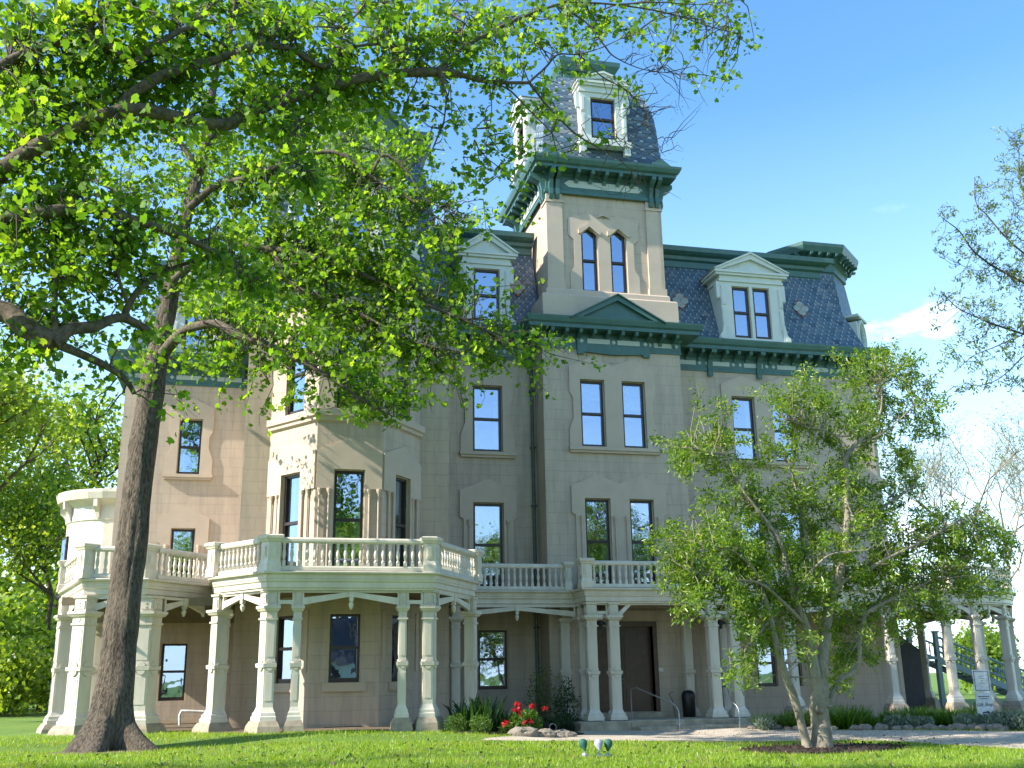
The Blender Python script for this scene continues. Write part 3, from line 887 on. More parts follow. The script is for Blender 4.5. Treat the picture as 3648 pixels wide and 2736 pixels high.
dormer(Fr(-5.55 + 2.62, 42.6), 0, .95, 14.6, 17.05, 18.3, 1.2, [(-.5, .5)], 14.75, 16.9, 1.2)

def oval(fr, uc, zc, rx, rz, depth=.9):
    """bull's-eye dormer: deep oval frame with its own glass"""
    m = MB(); n = 20; rows = []
    for k, d in ((1.0, -depth), (1.0, .05), (.98, .12), (.86, .12), (.82, .04), (.72, .04), (.70, -.12)):
        rows.append([fr(uc + rx * k * math.cos(2 * math.pi * i / n), d, zc + rz * k * math.sin(2 * math.pi * i / n)) for i in range(n)])
    m.grid(rows, True)
    for s_ in (-1, 1):
        m.box(fr, *sorted((uc + s_ * rx * .95, uc + s_ * rx * 1.35)), -depth * .5, .06, zc - rz * 1.05, zc - rz * .55)
        m.box(fr, *sorted((uc + s_ * rx * .95, uc + s_ * rx * 1.2)), -depth * .5, .06, zc - rz * .5, zc + rz * .7)
    m.box(fr, uc - rx * 1.45, uc + rx * 1.45, -depth * .6, .1, zc - rz * 1.25, zc - rz * 1.05)
    m.box(fr, uc - rx * 1.2, uc + rx * 1.2, -depth * .8, .16, zc + rz * 1.0, zc + rz * 1.14)
    o = obj('oval_dormer', m, 'dorm', HOUSE)
    g = MB(); g.face([fr(uc + rx * .74 * math.cos(2 * math.pi * i / n), -.05, zc + rz * .74 * math.sin(2 * math.pi * i / n)) for i in range(n)]); obj('pane', g, 'glass', o)
fr = fr2(bt[4], bt[5]); oval(fr, dist2(bt[4], bt[5]) / 2, 16.9, .72, 1.05)
fr = fr2(bt[2], bt[3]); oval(fr, dist2(bt[2], bt[3]) / 2, 16.9, .72, 1.05)
fr = fr2(rt[3], rt[4]); oval(Fr(rt[3][0] + .45 * fr.s, rt[3][1] - .45 * fr.c, math.atan2(fr.s, fr.c)), .95, 16.4, .62, .8)

# ---- entrance tower above the roofs
TX, TY, TH = 12.72, 38.3, 2.3
def sq(h): return [(TX - h, TY - h), (TX + h, TY - h), (TX + h, TY + h), (TX - h, TY + h)]
TF = Fr(TX - TH, TY - TH)
# stepped stone base
m = MB(); m.loft(sq(2.74), [(14.3, 0), (15.6, 0), (15.66, -.06)]); m.loft(sq(2.52), [(15.6, 0), (15.9, 0), (15.96, -.05)]); obj('tower_base', m, 'stone', HOUSE)
tw = [(1.3, 1.98, 15.96, 18.66), (2.5, 3.18, 15.96, 18.66)]
wall(TF, 2 * TH, 15.8, 20.2, tw, rev=.26)
for k in (1, 2, 3):
    q = sq(TH); wall(fr2(q[k], q[(k + 1) % 4]), 2 * TH, 14.0, 20.2)
for h in tw:
    w = window(TF, *h, 'plain')
    a, b_, z0, z1 = h; c = (a + b_) / 2
    s = MB()
    s.plate(TF, [(a, z1 - .26), (c, z1 - .02), (c, z1), (a, z1)], -.1, -.004); s.plate(TF, [(b_, z1 - .26), (b_, z1), (c, z1), (c, z1 - .02)], -.1, -.004)
    s.plate(TF, [(a - .04, z1 - .3), (a - .12, z1 - .3), (a - .12, z1 - .12), (c, z1 + .17), (b_ + .12, z1 - .12), (b_ + .12, z1 - .3), (b_ + .04, z1 - .3), (c, z1 + .02)][::-1], -.02, .13)
    obj('window_hood', s, 'stone', w)
s = MB()
s.plate(TF, [(.82, 15.96), (1.3, 15.96), (1.3, 18.3), (1.64, 18.7), (1.98, 18.3), (1.98, 15.96), (2.5, 15.96), (2.5, 18.3), (2.84, 18.7), (3.18, 18.3), (3.18, 15.96), (3.66, 15.96), (3.66, 16.7), (3.48, 17.0), (3.48, 18.1), (3.7, 18.3), (3.7, 19.0), (2.84, 19.25), (2.24, 19.05), (1.64, 19.25), (.78, 19.0), (.78, 18.3), (1.0, 18.1), (1.0, 17.0), (.82, 16.7)], -.01, .05)
s.plate(TF, [(1.98, 19.1), (2.24, 19.2), (2.5, 19.1), (2.5, 19.16), (2.24, 19.28), (1.98, 19.16)], .05, .12)
obj('tower_surround', s, 'stone', HOUSE)
m = MB(); m.box(TF, 1.0, 3.5, 0, .14, 15.9, 15.965); obj('tower_sill', m, 'stone', HOUSE)
for k in range(4):
    q = sq(TH); f = fr2(q[k], q[(k + 1) % 4])
    for u0, u1 in ((-.1, .55), (2 * TH - .55, 2 * TH + .1)):
        m = MB()
        dd = .1 if k % 2 == 0 else .097
        m.box(f, u0, u1, -.05, dd, 15.95, 20.1); m.box(f, u0 - .04, u1 + .04, -.05, dd + .05, 15.93, 16.25); m.box(f, u0 - .03, u1 + .03, -.05, dd + .04, 19.6, 19.72)
        obj('corner_pilaster', m, 'stone', HOUSE)
# tower entablature
m = MB(); m.sweep(sq(TH), [(.12, 19.98), (.16, 20.0), (.16, 20.16), (.1, 20.2), (.1, 20.75), (.18, 20.8), (.18, 20.9)], True)
te = obj('tower_cornice', m, 'green', HOUSE)
m = MB(); m.sweep(sq(TH), [(.1, 20.88), (.62, 20.885), (.62, 21.0), (.72, 21.05), (.8, 21.2), (.82, 21.3), (.2, 21.33)], True); obj('crown_moulding', m, 'green', te)
for k in range(4):
    q = sq(TH + .1); f = fr2(q[k], q[(k + 1) % 4]); L = 2 * (TH + .1)
    m = MB()
    for i in range(5): bracket(m, f, L / 2 + (i - 2) * .58, .14, 20.89, .55, .36)
    parts('bracket', m, 'green', te, k in (1, 2))
    for u in (.18, .44, L - .44, L - .18):
        m = MB(); m.profile_dz(f, [(.0, 20.89), (.0, 19.75), (.1, 19.72), (.16, 19.9), (.14, 20.15), (.22, 20.5), (.46, 20.62), (.6, 20.72), (.6, 20.89)], u - .08, u + .08); obj('cornice_bracket', m, 'green', te)
    m = MB(); m.plate(f, [(.75, 20.45), (.95, 20.3), (L - .95, 20.3), (L - .75, 20.45), (L - .95, 20.6), (.95, 20.6)], 0, .03)
    m.plate(f, [(L / 2 - .4, 20.5), (L / 2, 20.33), (L / 2 + .4, 20.5), (L / 2 + .3, 20.58), (L / 2, 20.45), (L / 2 - .3, 20.58)], .03, .06); obj('frieze_panel', m, 'greenp', te)
    m = MB()                                          # small gables at the eaves corners
    for u in (.1, L - .1): m.plate(f, [(u - .55, 21.3), (u + .55, 21.3), (u, 21.72)], .1, .55)
    parts('corner_gable', m, 'green', te)
m = MB(); m.sweep(sq(1), [(1.72, 21.28), (1.58, 21.5), (1.5, 21.9), (1.45, 22.5), (1.41, 23.2), (1.35, 23.8), (1.23, 24.4), (1.03, 24.95), (.76, 25.45), (.42, 25.85), (.1, 26.1)], True, False)
obj('tower_roof', m, 'slate', HOUSE)
m = MB(); m.sweep(sq(1.05), [(0, 25.85), (.1, 25.95), (.1, 26.1), (.02, 26.14), (.02, 26.42), (.12, 26.46), (.2, 26.6), (.3, 26.75), (.32, 26.95), (-1.0, 27.0)], True)
tc_ = obj('tower_cap', m, 'green', HOUSE)
for k in range(4):
    q = sq(1.07); f = fr2(q[k], q[(k + 1) % 4]); m = MB()
    for i in range(5): bracket(m, f, 2.14 * (i + .5) / 5, .1, 26.5, .2, .2)
    parts('bracket', m, 'green', tc_, k in (1, 2))
for k in range(2):
    q = sq(2.78); f = fr2(q[-k], q[(-k + 1) % 4])
    dormer(f, 2.78, .98, 22.2, 24.45, 25.3, 1.9, [(2.24, 3.3)], 22.4, 24.25, 1.14, False, True)

# downspouts
def downspout(x, y, z0, z1, hop=True):
    m = MB(); pts = [(x, y - .12, z0), (x, y - .12, z1 - .6), (x, y - .35, z1 - .25), (x, y - .6, z1)]
    m.tube(pts, .065, 8)
    for z in np.arange(z0 + 1, z1 - 1, 2.2): m.box(Fr(x, y), -.1, .1, 0, .2, z, z + .05)
    obj('downspout', m, 'pipe', HOUSE, True)
downspout(9.85, 37.1, 0.1, 14.0)
downspout(15.72, 37.1, 8, 14.0)
obj('wall', WALL, 'wall', HOUSE)
# ------------------------------------------------------------------ the wraparound porch
ARC = [(25.2 + 4.9 * math.cos(R(a)), 38.75 + 4.9 * math.sin(R(a))) for a in range(-90, 91, 10)]
DECK = [(-6.6, 44), (-6.15, 36.2), (-4.85, 31.5), (-2.98, 31.3), (-1.4, 33.2), (-1.32, 31.0), (.18, 28.9), (4.92, 28.9), (6.72, 31.9), (6.76, 35.0), (10.56, 35.0), (10.6, 33.75), (16.62, 33.75), (16.66, 33.9)] + [(20.5, 33.87)] + ARC
m = MB(); m.sweep(DECK, [(-.2, 3.98), (-.2, 4.02), (-.16, 4.05), (-.16, 4.18), (-.12, 4.22), (-.12, 4.27), (-.1, 4.28), (-.1, 4.40), (0, 4.41), (.015, 4.45), (0, 4.475), (-.35, 4.48)])
obj('porch_fascia', m, 'white', HOUSE)
m = MB(); m.face([(x, y, 4.46) for x, y in DECK] + [(20, 43.6, 4.46), (-1, 44, 4.46)]); obj('porch_deck', m, 'deck', HOUSE)
m = MB(); inn = [(p[0] - q[0] * .25, p[1] - q[1] * .25) for p, q in zip(DECK, miters(DECK))]
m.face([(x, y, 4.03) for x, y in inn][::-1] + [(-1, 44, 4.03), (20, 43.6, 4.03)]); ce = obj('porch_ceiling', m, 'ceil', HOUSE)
m = MB()
for y in np.arange(32.6, 43, .8): m.box(Fr(0, y), -5.4, -.65, 0, .1, 3.8, 4.03)
for y in np.arange(34.6, 37, .8): m.box(Fr(0, y), 10.8, 16.3, 0, .12, 3.84, 4.03)
for y in np.arange(34.9, 42, 1.2): m.box(Fr(0, y), 24.5, 25.1 + math.sqrt(max(0, 4.5 ** 2 - (y - 38.75) ** 2)), 0, .16, 3.78, 4.03)
parts('ceiling_joist', m, 'ceil', ce)

# bare shaded earth under the porches
for k_, pp in enumerate(([(-1.0, 29.7), (6.2, 29.7), (6.6, 33), (6, 33.5), (-1, 33.5)], [(6.3, 33), (10.4, 35), (10.4, 37.2), (6, 37.2)], [(-5.2, 32.4), (-1.4, 32.4), (-.5, 43), (-5.6, 43)], [(16.6, 34.4), (28, 34.6), (29, 41), (24.5, 42), (16.6, 37.2)])):
    poly_sheet('bare_earth', pp, .02, 'dirt')

def half_disc(m, fr, uc, z, r, up, d0, d1, n=8):
    a0 = 0 if up else math.pi
    pts = [(uc + r * math.cos(a0 + math.pi * k / n), z + r * math.sin(a0 + math.pi * k / n)) for k in range(n + 1)]
    m.plate(fr, pts, d0, d1)
def column(x, y, w, zb, ang=0.0, poly=None, zp=None, top=4.0, mid=2.02):
    """panelled timber post: flared base, banded middle with half discs, moulded capital, frieze post above"""
    if poly is None:
        f = Fr(x, y, ang); h = w / 2
        poly = [f(-h, h, 0)[:2], f(h, h, 0)[:2], f(h, -h, 0)[:2], f(-h, -h, 0)[:2]]
    k = min(w / .26, 1.2)
    m = MB()
    m.loft(poly, [(zb, .1 * k), (zb + .1, .1 * k), (zb + .12, .075 * k), (zb + .2, .07 * k), (zb + .22, .045 * k), (zb + .3, .012), (zb + .34, 0), (mid - .06, 0), (mid - .05, .045), (mid + .05, .055), (mid + .06, 0),
                  (3.2, 0), (3.2, .035), (3.25, .035), (3.25, .004), (3.41, .006), (3.43, .05 * k), (3.49, .085 * k), (3.5, .1 * k), (3.57, .1 * k), (3.58, -.012), (3.93, -.012), (3.94, .03), (top, .04)])
    c = np.mean(poly, 0)
    for i in range(len(poly)):
        a, b = poly[i], poly[(i + 1) % len(poly)]
        f = fr2(a, b); L = dist2(a, b)
        if L < .1: continue
        e = min(.045, L * .2)
        for z0, z1 in ((zb + .5, mid - .22), (mid + .22, 3.08), (3.64, 3.86)):
            m.box(f, e, L - e, -.01, .012, z0, z1)
        r = L * .3
        half_disc(m, f, L / 2, mid + .06, r, True, -.01, .04); half_disc(m, f, L / 2, mid - .06, r, False, -.01, .04)
        for z in (3.7, 3.8): m.box(f, L / 2 - .025, L / 2 + .025, .01, .028, z - .02, z + .02)
        s = L * .2                                # pierced leaf ornament on the capital neck
        m.plate(f, [(L / 2 - s, 3.37), (L / 2, 3.24), (L / 2 + s, 3.37)], -.01, .018)
    o = obj('porch_column', m, 'white', HOUSE)
    if zp is not None:
        p = MB(); p.loft(poly, [(zp, .24 * k), (zb - .14, .2 * k), (zb - .08, .17 * k), (zb - .002, .13 * k)]); obj('plinth', p, 'plinth', o)
    return o
def bent(V, a, b, l=.27, t=.24):
    """plan of a corner post with two faces; a, b unit directions to right and left neighbours"""
    V = Vector(V); a = Vector(a).normalized(); b = Vector(b).normalized()
    na = Vector((-a.y, a.x)); nb = Vector((b.y, -b.x))
    return [tuple(V + b * l), tuple(V), tuple(V + a * l), tuple(V + a * l + na * t), tuple(V + b * l + nb * t)]
def span(p, q, style='brace', rise=.3, drop=3.66):
    """frieze between two posts: top rail, two sloping braces meeting at a pendant"""
    f = fr2(p, q); L = dist2(p, q); m = MB(); t0, t1 = -.06, .04
    zt = 3.99
    m.box(f, 0, L, t0 - .01, t1 + .01, zt - .07, zt)
    if style == 'pair':
        m.box(f, 0, L, t0, t1, 3.62, 3.72)
        m.plate(f, [(0, 3.62), (0, 3.5), (.05, 3.58), (.12, 3.62)][::-1], t0, t1); m.plate(f, [(L, 3.62), (L - .12, 3.62), (L - .05, 3.58), (L, 3.5)][::-1], t0, t1)
        m.box(f, 0, .06, t0 - .004, t1 - .004, 3.72, zt - .07); m.box(f, L - .06, L, t0 - .004, t1 - .004, 3.72, zt - .07)
        return obj('spandrel', m, 'white', HOUSE)
    c = L / 2; bw = .13
    if style == 'brace':
        for s_ in (0, 1):
            g = lambda u: u if s_ == 0 else L - u
            q_ = [(g(0), drop), (g(0), drop + .12), (g(c - .07), zt - .05), (g(c - .07), zt - .05 - bw), (g(.07), drop - .06), (g(0), drop - .16)]
            m.plate(f, q_[::-1] if s_ == 0 else q_, t0, t1)
            m.box(f, *sorted((g(0), g(.05))), t0 - .003, t1 - .003, drop + .1, zt - .07)
    else:                                       # short corner braces
        for s_ in (0, 1):
            g = lambda u: u if s_ == 0 else L - u
            q_ = [(g(0), 3.5), (g(0), 3.66), (g(.33), zt - .05), (g(.5), zt - .05), (g(.06), 3.52)]
            m.plate(f, q_[::-1] if s_ == 0 else q_, t0, t1)
    o = obj('spandrel', m, 'white', HOUSE)
    if style == 'brace' and L > .9:
        p = MB(); p.box(f, c - .08, c + .08, t0 - .03, t1 + .03, zt - .2, zt + .002); p.box(f, c - .055, c + .055, t0, t1 + .015, zt - .3, zt - .2)
        p.lathe(f(c, -.01, 0), [(.02, zt - .52), (.055, zt - .46), (.075, zt - .38), (.05, zt - .34), (.04, zt - .3)], 10)
        obj('pendant', p, 'white', o)
    return o

zpL = .18
# bay porch
yb = 29.18
VL, VR = (.30, yb), (4.80, yb)
dl = Vector((-1.5, 2.1)).normalized(); dr_ = Vector((1.8, 3.0)).normalized()
column(0, 0, .24, .62, poly=bent(VL, (1, 0), dl), zp=zpL)
column(0, 0, .24, .62, poly=[(2 * 0 + x, y) for x, y in bent(VR, dr_, (-1, 0))], zp=zpL)
C2, C3 = (1.12, yb + .1), (3.97, yb + .1)
column(*C2, .2, .62, zp=zpL); column(*C3, .2, .62, zp=zpL)
CBL, CBR = (-.98, 31.05), (6.42, 31.95)
column(*CBL, .3, .55, math.atan2(-2.1, 1.5), zp=zpL); column(*CBR, .3, .5, math.atan2(3, 1.8), zp=.1)
column(-.85, 32.7, .26, .5, zp=.1); column(6.45, 34.7, .28, .3, zp=0)
span((.57, yb + .06), (1.02, yb + .06), 'pair'); span((4.07, yb + .06), (4.53, yb + .06), 'pair')
span((1.22, yb + .06), (3.87, yb + .06))
span((CBL[0] + .1, CBL[1] - .2), (VL[0] - .12, VL[1] + .3)); span((VR[0] + .18, VR[1] + .3), (CBR[0] - .08, CBR[1] - .16))
# connecting gallery
span((6.62, 35.2), (10.76, 35.2))
# entrance porch
ye = 34.08
EX = [10.94, 11.73, 15.3, 16.1]
for x in EX: column(x, ye, .33, .22, mid=1.72)
for x in (10.94, 16.1): column(x, ye + .9, .3, .22, mid=1.72)
for x in (10.45, 15.0): column(x + .05, 35.72, .3, .22, mid=1.72)
span((11.12, ye), (11.56, ye), 'pair'); span((15.48, ye), (15.93, ye), 'pair'); span((11.92, ye), (15.12, ye), 'short')
# right gallery and round pavilion
yr = 34.2
RX = [18.33, 22.2, 24.62, 25.85]
for x in RX: column(x, yr, .25, .52, zp=-.2)
for a in (-58, -28, 5, 40):
    column(25.2 + 4.55 * math.cos(R(a)), 38.75 + 4.55 * math.sin(R(a)), .27, .5, R(a + 90), zp=-.2)
span((16.28, yr), (18.2, yr)); span((18.46, yr), (22.05, yr)); span((22.34, yr), (24.48, yr)); span((24.76, yr), (25.7, yr))
cp = [(25.2 + 4.6 * math.cos(R(a)), 38.75 + 4.6 * math.sin(R(a))) for a in (-82, -58, -28, 5, 40)]
for p, q in zip(cp, cp[1:]): span(p, q)
# left pavilion
LP = [(-5.35, 33.4), (-4.62, 31.72), (-2.95, 31.62)]
column(*LP[0], .42, .55, R(-72), zp=zpL); column(*LP[1], .44, .55, R(-38), zp=zpL)
column(0, 0, .3, .55, poly=bent((-2.82, 31.52), Vector((1.58, 1.9)).normalized(), (-1, .08), .38, .3), zp=zpL)
column(-4.85, 37.2, .36, .5, zp=0); column(-5.75, 36.5, .36, .5, R(-80), zp=.1)
span((-5.25, 33.1), (-4.7, 32.05)); span((-4.4, 31.7), (-3.2, 31.62)); span((-2.55, 31.85), (-1.5, 33.1))
span((-5.75, 36.3), (-5.4, 33.7))

# balustrades
RAIL = [(p[0] - q[0] * .16, p[1] - q[1] * .16) for p, q in zip(DECK, miters(DECK))]
zr = 4.48
bal_proto = None; n_bal = 0; extra = MB()
def post(x, y, ang=0.0, w=.36, poly=None):
    if poly is None:
        f = Fr(x, y, ang); h = w / 2; poly = [f(-h, h, 0)[:2], f(h, h, 0)[:2], f(h, -h, 0)[:2], f(-h, -h, 0)[:2]]
    m = MB(); m.loft(poly, [(zr, .03), (zr + .2, .03), (zr + .22, .015), (zr + .3, 0), (zr + .78, 0), (zr + .8, .03), (zr + .84, .045), (zr + .88, .08), (zr + .95, .09), (zr + .98, .04)])
    for i in range(len(poly)):
        a, b = poly[i], poly[(i + 1) % len(poly)]; f = fr2(a, b); L = dist2(a, b)
        if L < .15: continue
        m.box(f, L * .2, L * .8, -.01, .015, zr + .36, zr + .72); m.box(f, L * .32, L * .68, .01, .035, zr + .42, zr + .66)
    obj('newel_post', m, 'white', HOUSE)
BPROF = [(.03, 0), (.03, .09), (.05, .1), (.052, .13), (.03, .17), (.038, .2), (.055, .3), (.05, .36), (.032, .48), (.045, .5), (.045, .53), (.03, .55), (.04, .58), (.04, .62)]
def balustrade(p, q, vis=True, step=.205):
    global bal_proto, n_bal
    f = fr2(p, q); L = dist2(p, q); m = MB()
    rp = [(-.06, zr + .76), (-.085, zr + .8), (-.085, zr + .86), (-.04, zr + .91), (.04, zr + .91), (.085, zr + .86), (.085, zr + .8), (.06, zr + .76)]
    m.profile_dz(f, rp, 0, L); b_ = MB(); b_.profile_dz(f, [(-.07, zr + .02), (-.07, zr + .1), (-.04, zr + .14), (.04, zr + .14), (.07, zr + .1), (.07, zr + .02)], 0, L)
    o = obj('balustrade', m, 'white', HOUSE); obj('bottom_rail', b_, 'white', o)
    n = max(1, round(L / step))
    for i in range(n):
        x, y, _ = f((i + .5) * L / n, 0, 0)
        if vis and n_bal < 100:
            if bal_proto is None:
                b = MB(); b.lathe((x, y, zr + .14), BPROF, 10); b.box(Fr(x, y), -.045, .045, -.045, .045, zr + .14, zr + .24); b.box(Fr(x, y), -.042, .042, -.042, .042, zr + .7, zr + .77)
                bal_proto = obj('baluster', b, 'white', o); off = bal_proto.location.z + ORG[o].z
                bal_proto['z0'] = off; del bal_proto['z0']
            else:
                c = bal_proto.copy(); COL.objects.link(c); c.parent = o
                c.location = Vector((x, y, zr + .14)) - ORG[o]
            n_bal += 1
        else:
            extra.lathe((x, y, zr + .14), BPROF, 8)
def rp_(i): return RAIL[i]
def inset(p, q, a, b):
    d = Vector(q) - Vector(p); L = d.length; d.normalize()
    return tuple(Vector(p) + d * a), tuple(Vector(q) - d * b)
# vertices of RAIL: 2,3 left pavilion; 5..8 bay; 9,10 gallery; 11,12 entrance; 13.. right
for i in (6, 7):
    a = Vector(RAIL[i + 1]) - Vector(RAIL[i]); b = Vector(RAIL[i - 1]) - Vector(RAIL[i]); na = a.normalized(); V = Vector(RAIL[i]) - Vector((0, .08))
    post(0, 0, poly=bent(V, a, b, .32, .3))
for i, ang in ((2, -50), (5, -54), (8, 59), (1, -75)): post(*RAIL[i], R(ang), .34)
a = Vector(RAIL[4]) - Vector(RAIL[3]); b = Vector(RAIL[2]) - Vector(RAIL[3]); post(0, 0, poly=bent(Vector(RAIL[3]) - Vector((0.05, .06)), a, b, .42, .3))
post(10.78, 33.95); post(16.42, 33.95); post(10.5, 35.1, 0, .2); post(20.6, 34.05); post(24.9, 34.02)
balustrade(*inset(RAIL[6], RAIL[7], .32, .32)); balustrade(*inset(RAIL[5], RAIL[6], .2, .3)); balustrade(*inset(RAIL[7], RAIL[8], .3, .2))
balustrade((6.62, 35.16), (10.4, 35.16)); balustrade((10.97, 33.93), (16.22, 33.93), step=.225)
balustrade(*inset(RAIL[3], RAIL[4], .36, .0)); balustrade(*inset(RAIL[2], RAIL[3], .2, .36)); balustrade(*inset(RAIL[1], RAIL[2], .2, .2), step=.4)
balustrade((6.6, 32.1), (6.6, 35.1), False)
balustrade((16.6, 34.05), (20.4, 34.05), False); balustrade((20.8, 34.05), (24.7, 34.05), False)
k0 = DECK.index(ARC[0])
for i in range(k0, len(RAIL) - 1): balustrade(RAIL[i], RAIL[i + 1], False, .17)
tag(obj('baluster', extra, 'white', HOUSE), kind='stuff')

# round white bay on the left flank
m = MB(); ring = lambda r: [(-5.55 + r * math.cos(a), 46.2 + r * math.sin(a)) for a in [math.pi * .5 + math.pi * k / 14 for k in range(15)]]
m.sweep(ring(2.2), [(0, 0), (0, 7.9), (.05, 7.95), (.05, 8.5), (.3, 8.7), (.42, 8.75), (.5, 9.0), (.5, 9.12), (-2.1, 9.3)])
rbay = obj('round_bay', m, 'white', HOUSE)
m = MB(); q = ring(2.24)
for k in range(0, 14, 3): bracket(m, fr2(q[k], q[k + 1]), .25, .16, 8.74, .36, .7)
parts('bay_bracket', m, 'white', rbay)
f = fr2(q[8], q[9]); m = MB(); m.box(f, -.35, .6, -.05, .02, 5.0, 7.4); pw = obj('window', m, 'sash', rbay)
m = MB(); m.box(f, -.25, .5, .0, .03, 5.1, 7.3); obj('pane', m, 'glass', pw)

# porch lamps between the paired entrance columns
for x in (11.335, 15.7):
    g = MB(); g.lathe((x, ye + .1, 0), [(.03, 3.42), (.09, 3.46), (.125, 3.55), (.1, 3.66), (.05, 3.7)], 14); o = obj('porch_lamp', g, 'whitep', HOUSE, True)
    h = MB(); h.lathe((x, ye + .1, 0), [(.05, 3.12), (.06, 3.26), (.2, 3.28), (.16, 3.36), (.05, 3.42)], 14); h.tube([(x, ye + .1, 3.7), (x, ye + .1, 3.98)], .02, 6); obj('lamp_fitting', h, 'black', o)

# stone steps in front of the door
ST = thing('stone_steps', 'worn pale stone steps and porch slab in front of the dark door', 'steps', (13.4, 34, -.1))
def slab(name, x0, x1, y0, y1, z0, z1, mat='step'):
    m = MB(); m.loft([(x0, y0), (x1, y0), (x1, y1), (x0, y1)], [(z0, 0), (z1 - .03, .012), (z1, -.012)]); return obj(name, m, mat, ST)
slab('slab', 10.3, 12.0, 33.45, 35.6, -.3, .2); slab('slab', 12.01, 14.9, 33.42, 35.6, -.3, .21); slab('slab', 14.91, 16.55, 33.47, 35.6, -.3, .2)
slab('tread', 12.1, 13.3, 32.85, 33.41, -.3, .03); slab('tread', 13.31, 14.4, 32.86, 33.41, -.3, .035); slab('tread', 14.41, 15.9, 32.85, 33.41, -.3, .03)
slab('door_sill', 12.3, 14.0, 35.61, 36.1, -.1, .39)
slab('tread', 13.3, 15.6, 32.4, 32.84, -.3, -.09)
# ------------------------------------------------------------------ foliage helpers
def frames(n, up_bias=0.0):
    """random orthonormal frames: leaf axis a, leaf normal b, side c"""
    a = rng.normal(size=(n, 3)); a[:, 2] -= 0.6 * up_bias
    a /= np.linalg.norm(a, axis=1, keepdims=True)
    b = rng.normal(size=(n, 3)); b[:, 2] += up_bias * 1.5
    b -= a * (a * b).sum(1, keepdims=True); b /= np.linalg.norm(b, axis=1, keepdims=True) + 1e-9
    return a, b, np.cross(a, b)
LOBED = (np.array([(0, 0, 0), (.42, .10, .05), (.56, .42, .08), (.30, .52, .03), (.34, .86, .02), (0, .78, -.03),
                   (-.42, .10, .05), (-.56, .42, .08), (-.30, .52, .03), (-.34, .86, .02)]),
         np.array([(0, 1, 2, 3), (0, 3, 4, 5), (0, 8, 7, 6), (0, 5, 9, 8)]))
LANCE = (np.array([(0, 0, 0), (.17, .35, .05), (.13, .72, .03), (0, 1.0, -.08), (-.13, .72, .03), (-.17, .35, .05)]),
         np.array([(0, 1, 2, 3), (0, 3, 4, 5)]))
STRAP = (np.array([(-.03, 0, 0), (.03, 0, 0), (.035, .4, .02), (-.035, .4, .02), (.022, .75, -.02), (-.022, .75, -.02), (.004, 1.0, -.12), (-.004, 1.0, -.12)]),
         np.array([(0, 1, 2, 3), (3, 2, 4, 5), (5, 4, 6, 7)]))
def leaves_mesh(name, P, size, tmpl, up=0.5, axis=None, jitter=.35):
    T, Fc = tmpl; n = len(P)
    a, b, c = frames(n, up)
    if axis is not None:
        a = axis + rng.normal(size=(n, 3)) * jitter; a /= np.linalg.norm(a, axis=1, keepdims=True)
        b = b - a * (a * b).sum(1, keepdims=True); b /= np.linalg.norm(b, axis=1, keepdims=True) + 1e-9
        c = np.cross(a, b)
    s = np.asarray(size).reshape(-1, 1, 1)
    V = P[:, None, :] + s * (T[None, :, 0:1] * c[:, None, :] + T[None, :, 1:2] * a[:, None, :] + T[None, :, 2:3] * b[:, None, :])
    k = len(T)
    F_ = (Fc[None] + (np.arange(n) * k)[:, None, None]).reshape(-1, Fc.shape[1])
    return V.reshape(-1, 3), F_
def leaf_obj(name, P, size, tmpl, mat, parent, up=0.5, axis=None, jitter=.35):
    V, F_ = leaves_mesh(name, P, size, tmpl, up, axis, jitter)
    org = np.array([V[:, 0].mean(), V[:, 1].mean(), V[:, 2].min()])
    return link(name, raw_mesh(name, V - org, F_, F_.shape[1]), mat, parent, org)

def curve_pts(pts, sub=5):
    """Catmull-Rom through 3D points"""
    P = [Vector(p) for p in pts]; P = [P[0] * 2 - P[1]] + P + [P[-1] * 2 - P[-2]]
    out = []
    for i in range(1, len(P) - 2):
        p0, p1, p2, p3 = P[i - 1:i + 3]
        for k in range(sub):
            t = k / sub
            out.append(0.5 * ((2 * p1) + (p2 - p0) * t + (2 * p0 - 5 * p1 + 4 * p2 - p3) * t * t + (3 * p1 - p0 - 3 * p2 + p3) * t ** 3))
    out.append(P[-2]); return out
def wood_tube(mb, pts, r0, r1, n=9, rough=.06, sub=5):
    c = curve_pts(pts, sub); m = len(c) - 1
    rad = r0 if isinstance(r0, list) else [r0 + (r1 - r0) * (i / m) for i in range(m + 1)]
    if isinstance(r0, list):
        rad = [np.interp(i / m * (len(r0) - 1), range(len(r0)), r0) for i in range(m + 1)]
    i0 = len(mb.v); mb.tube(c, rad, n)
    if rough:
        for k, i in enumerate(range(i0, i0 + (m + 1) * n)):
            q = Vector(mb.v[i]); ring = k // n
            d = q - c[ring]
            f = 1 + rough * mnoise.noise(q * 2.2) * 2
            mb.v[i] = tuple(c[ring] + d * f)
    return c

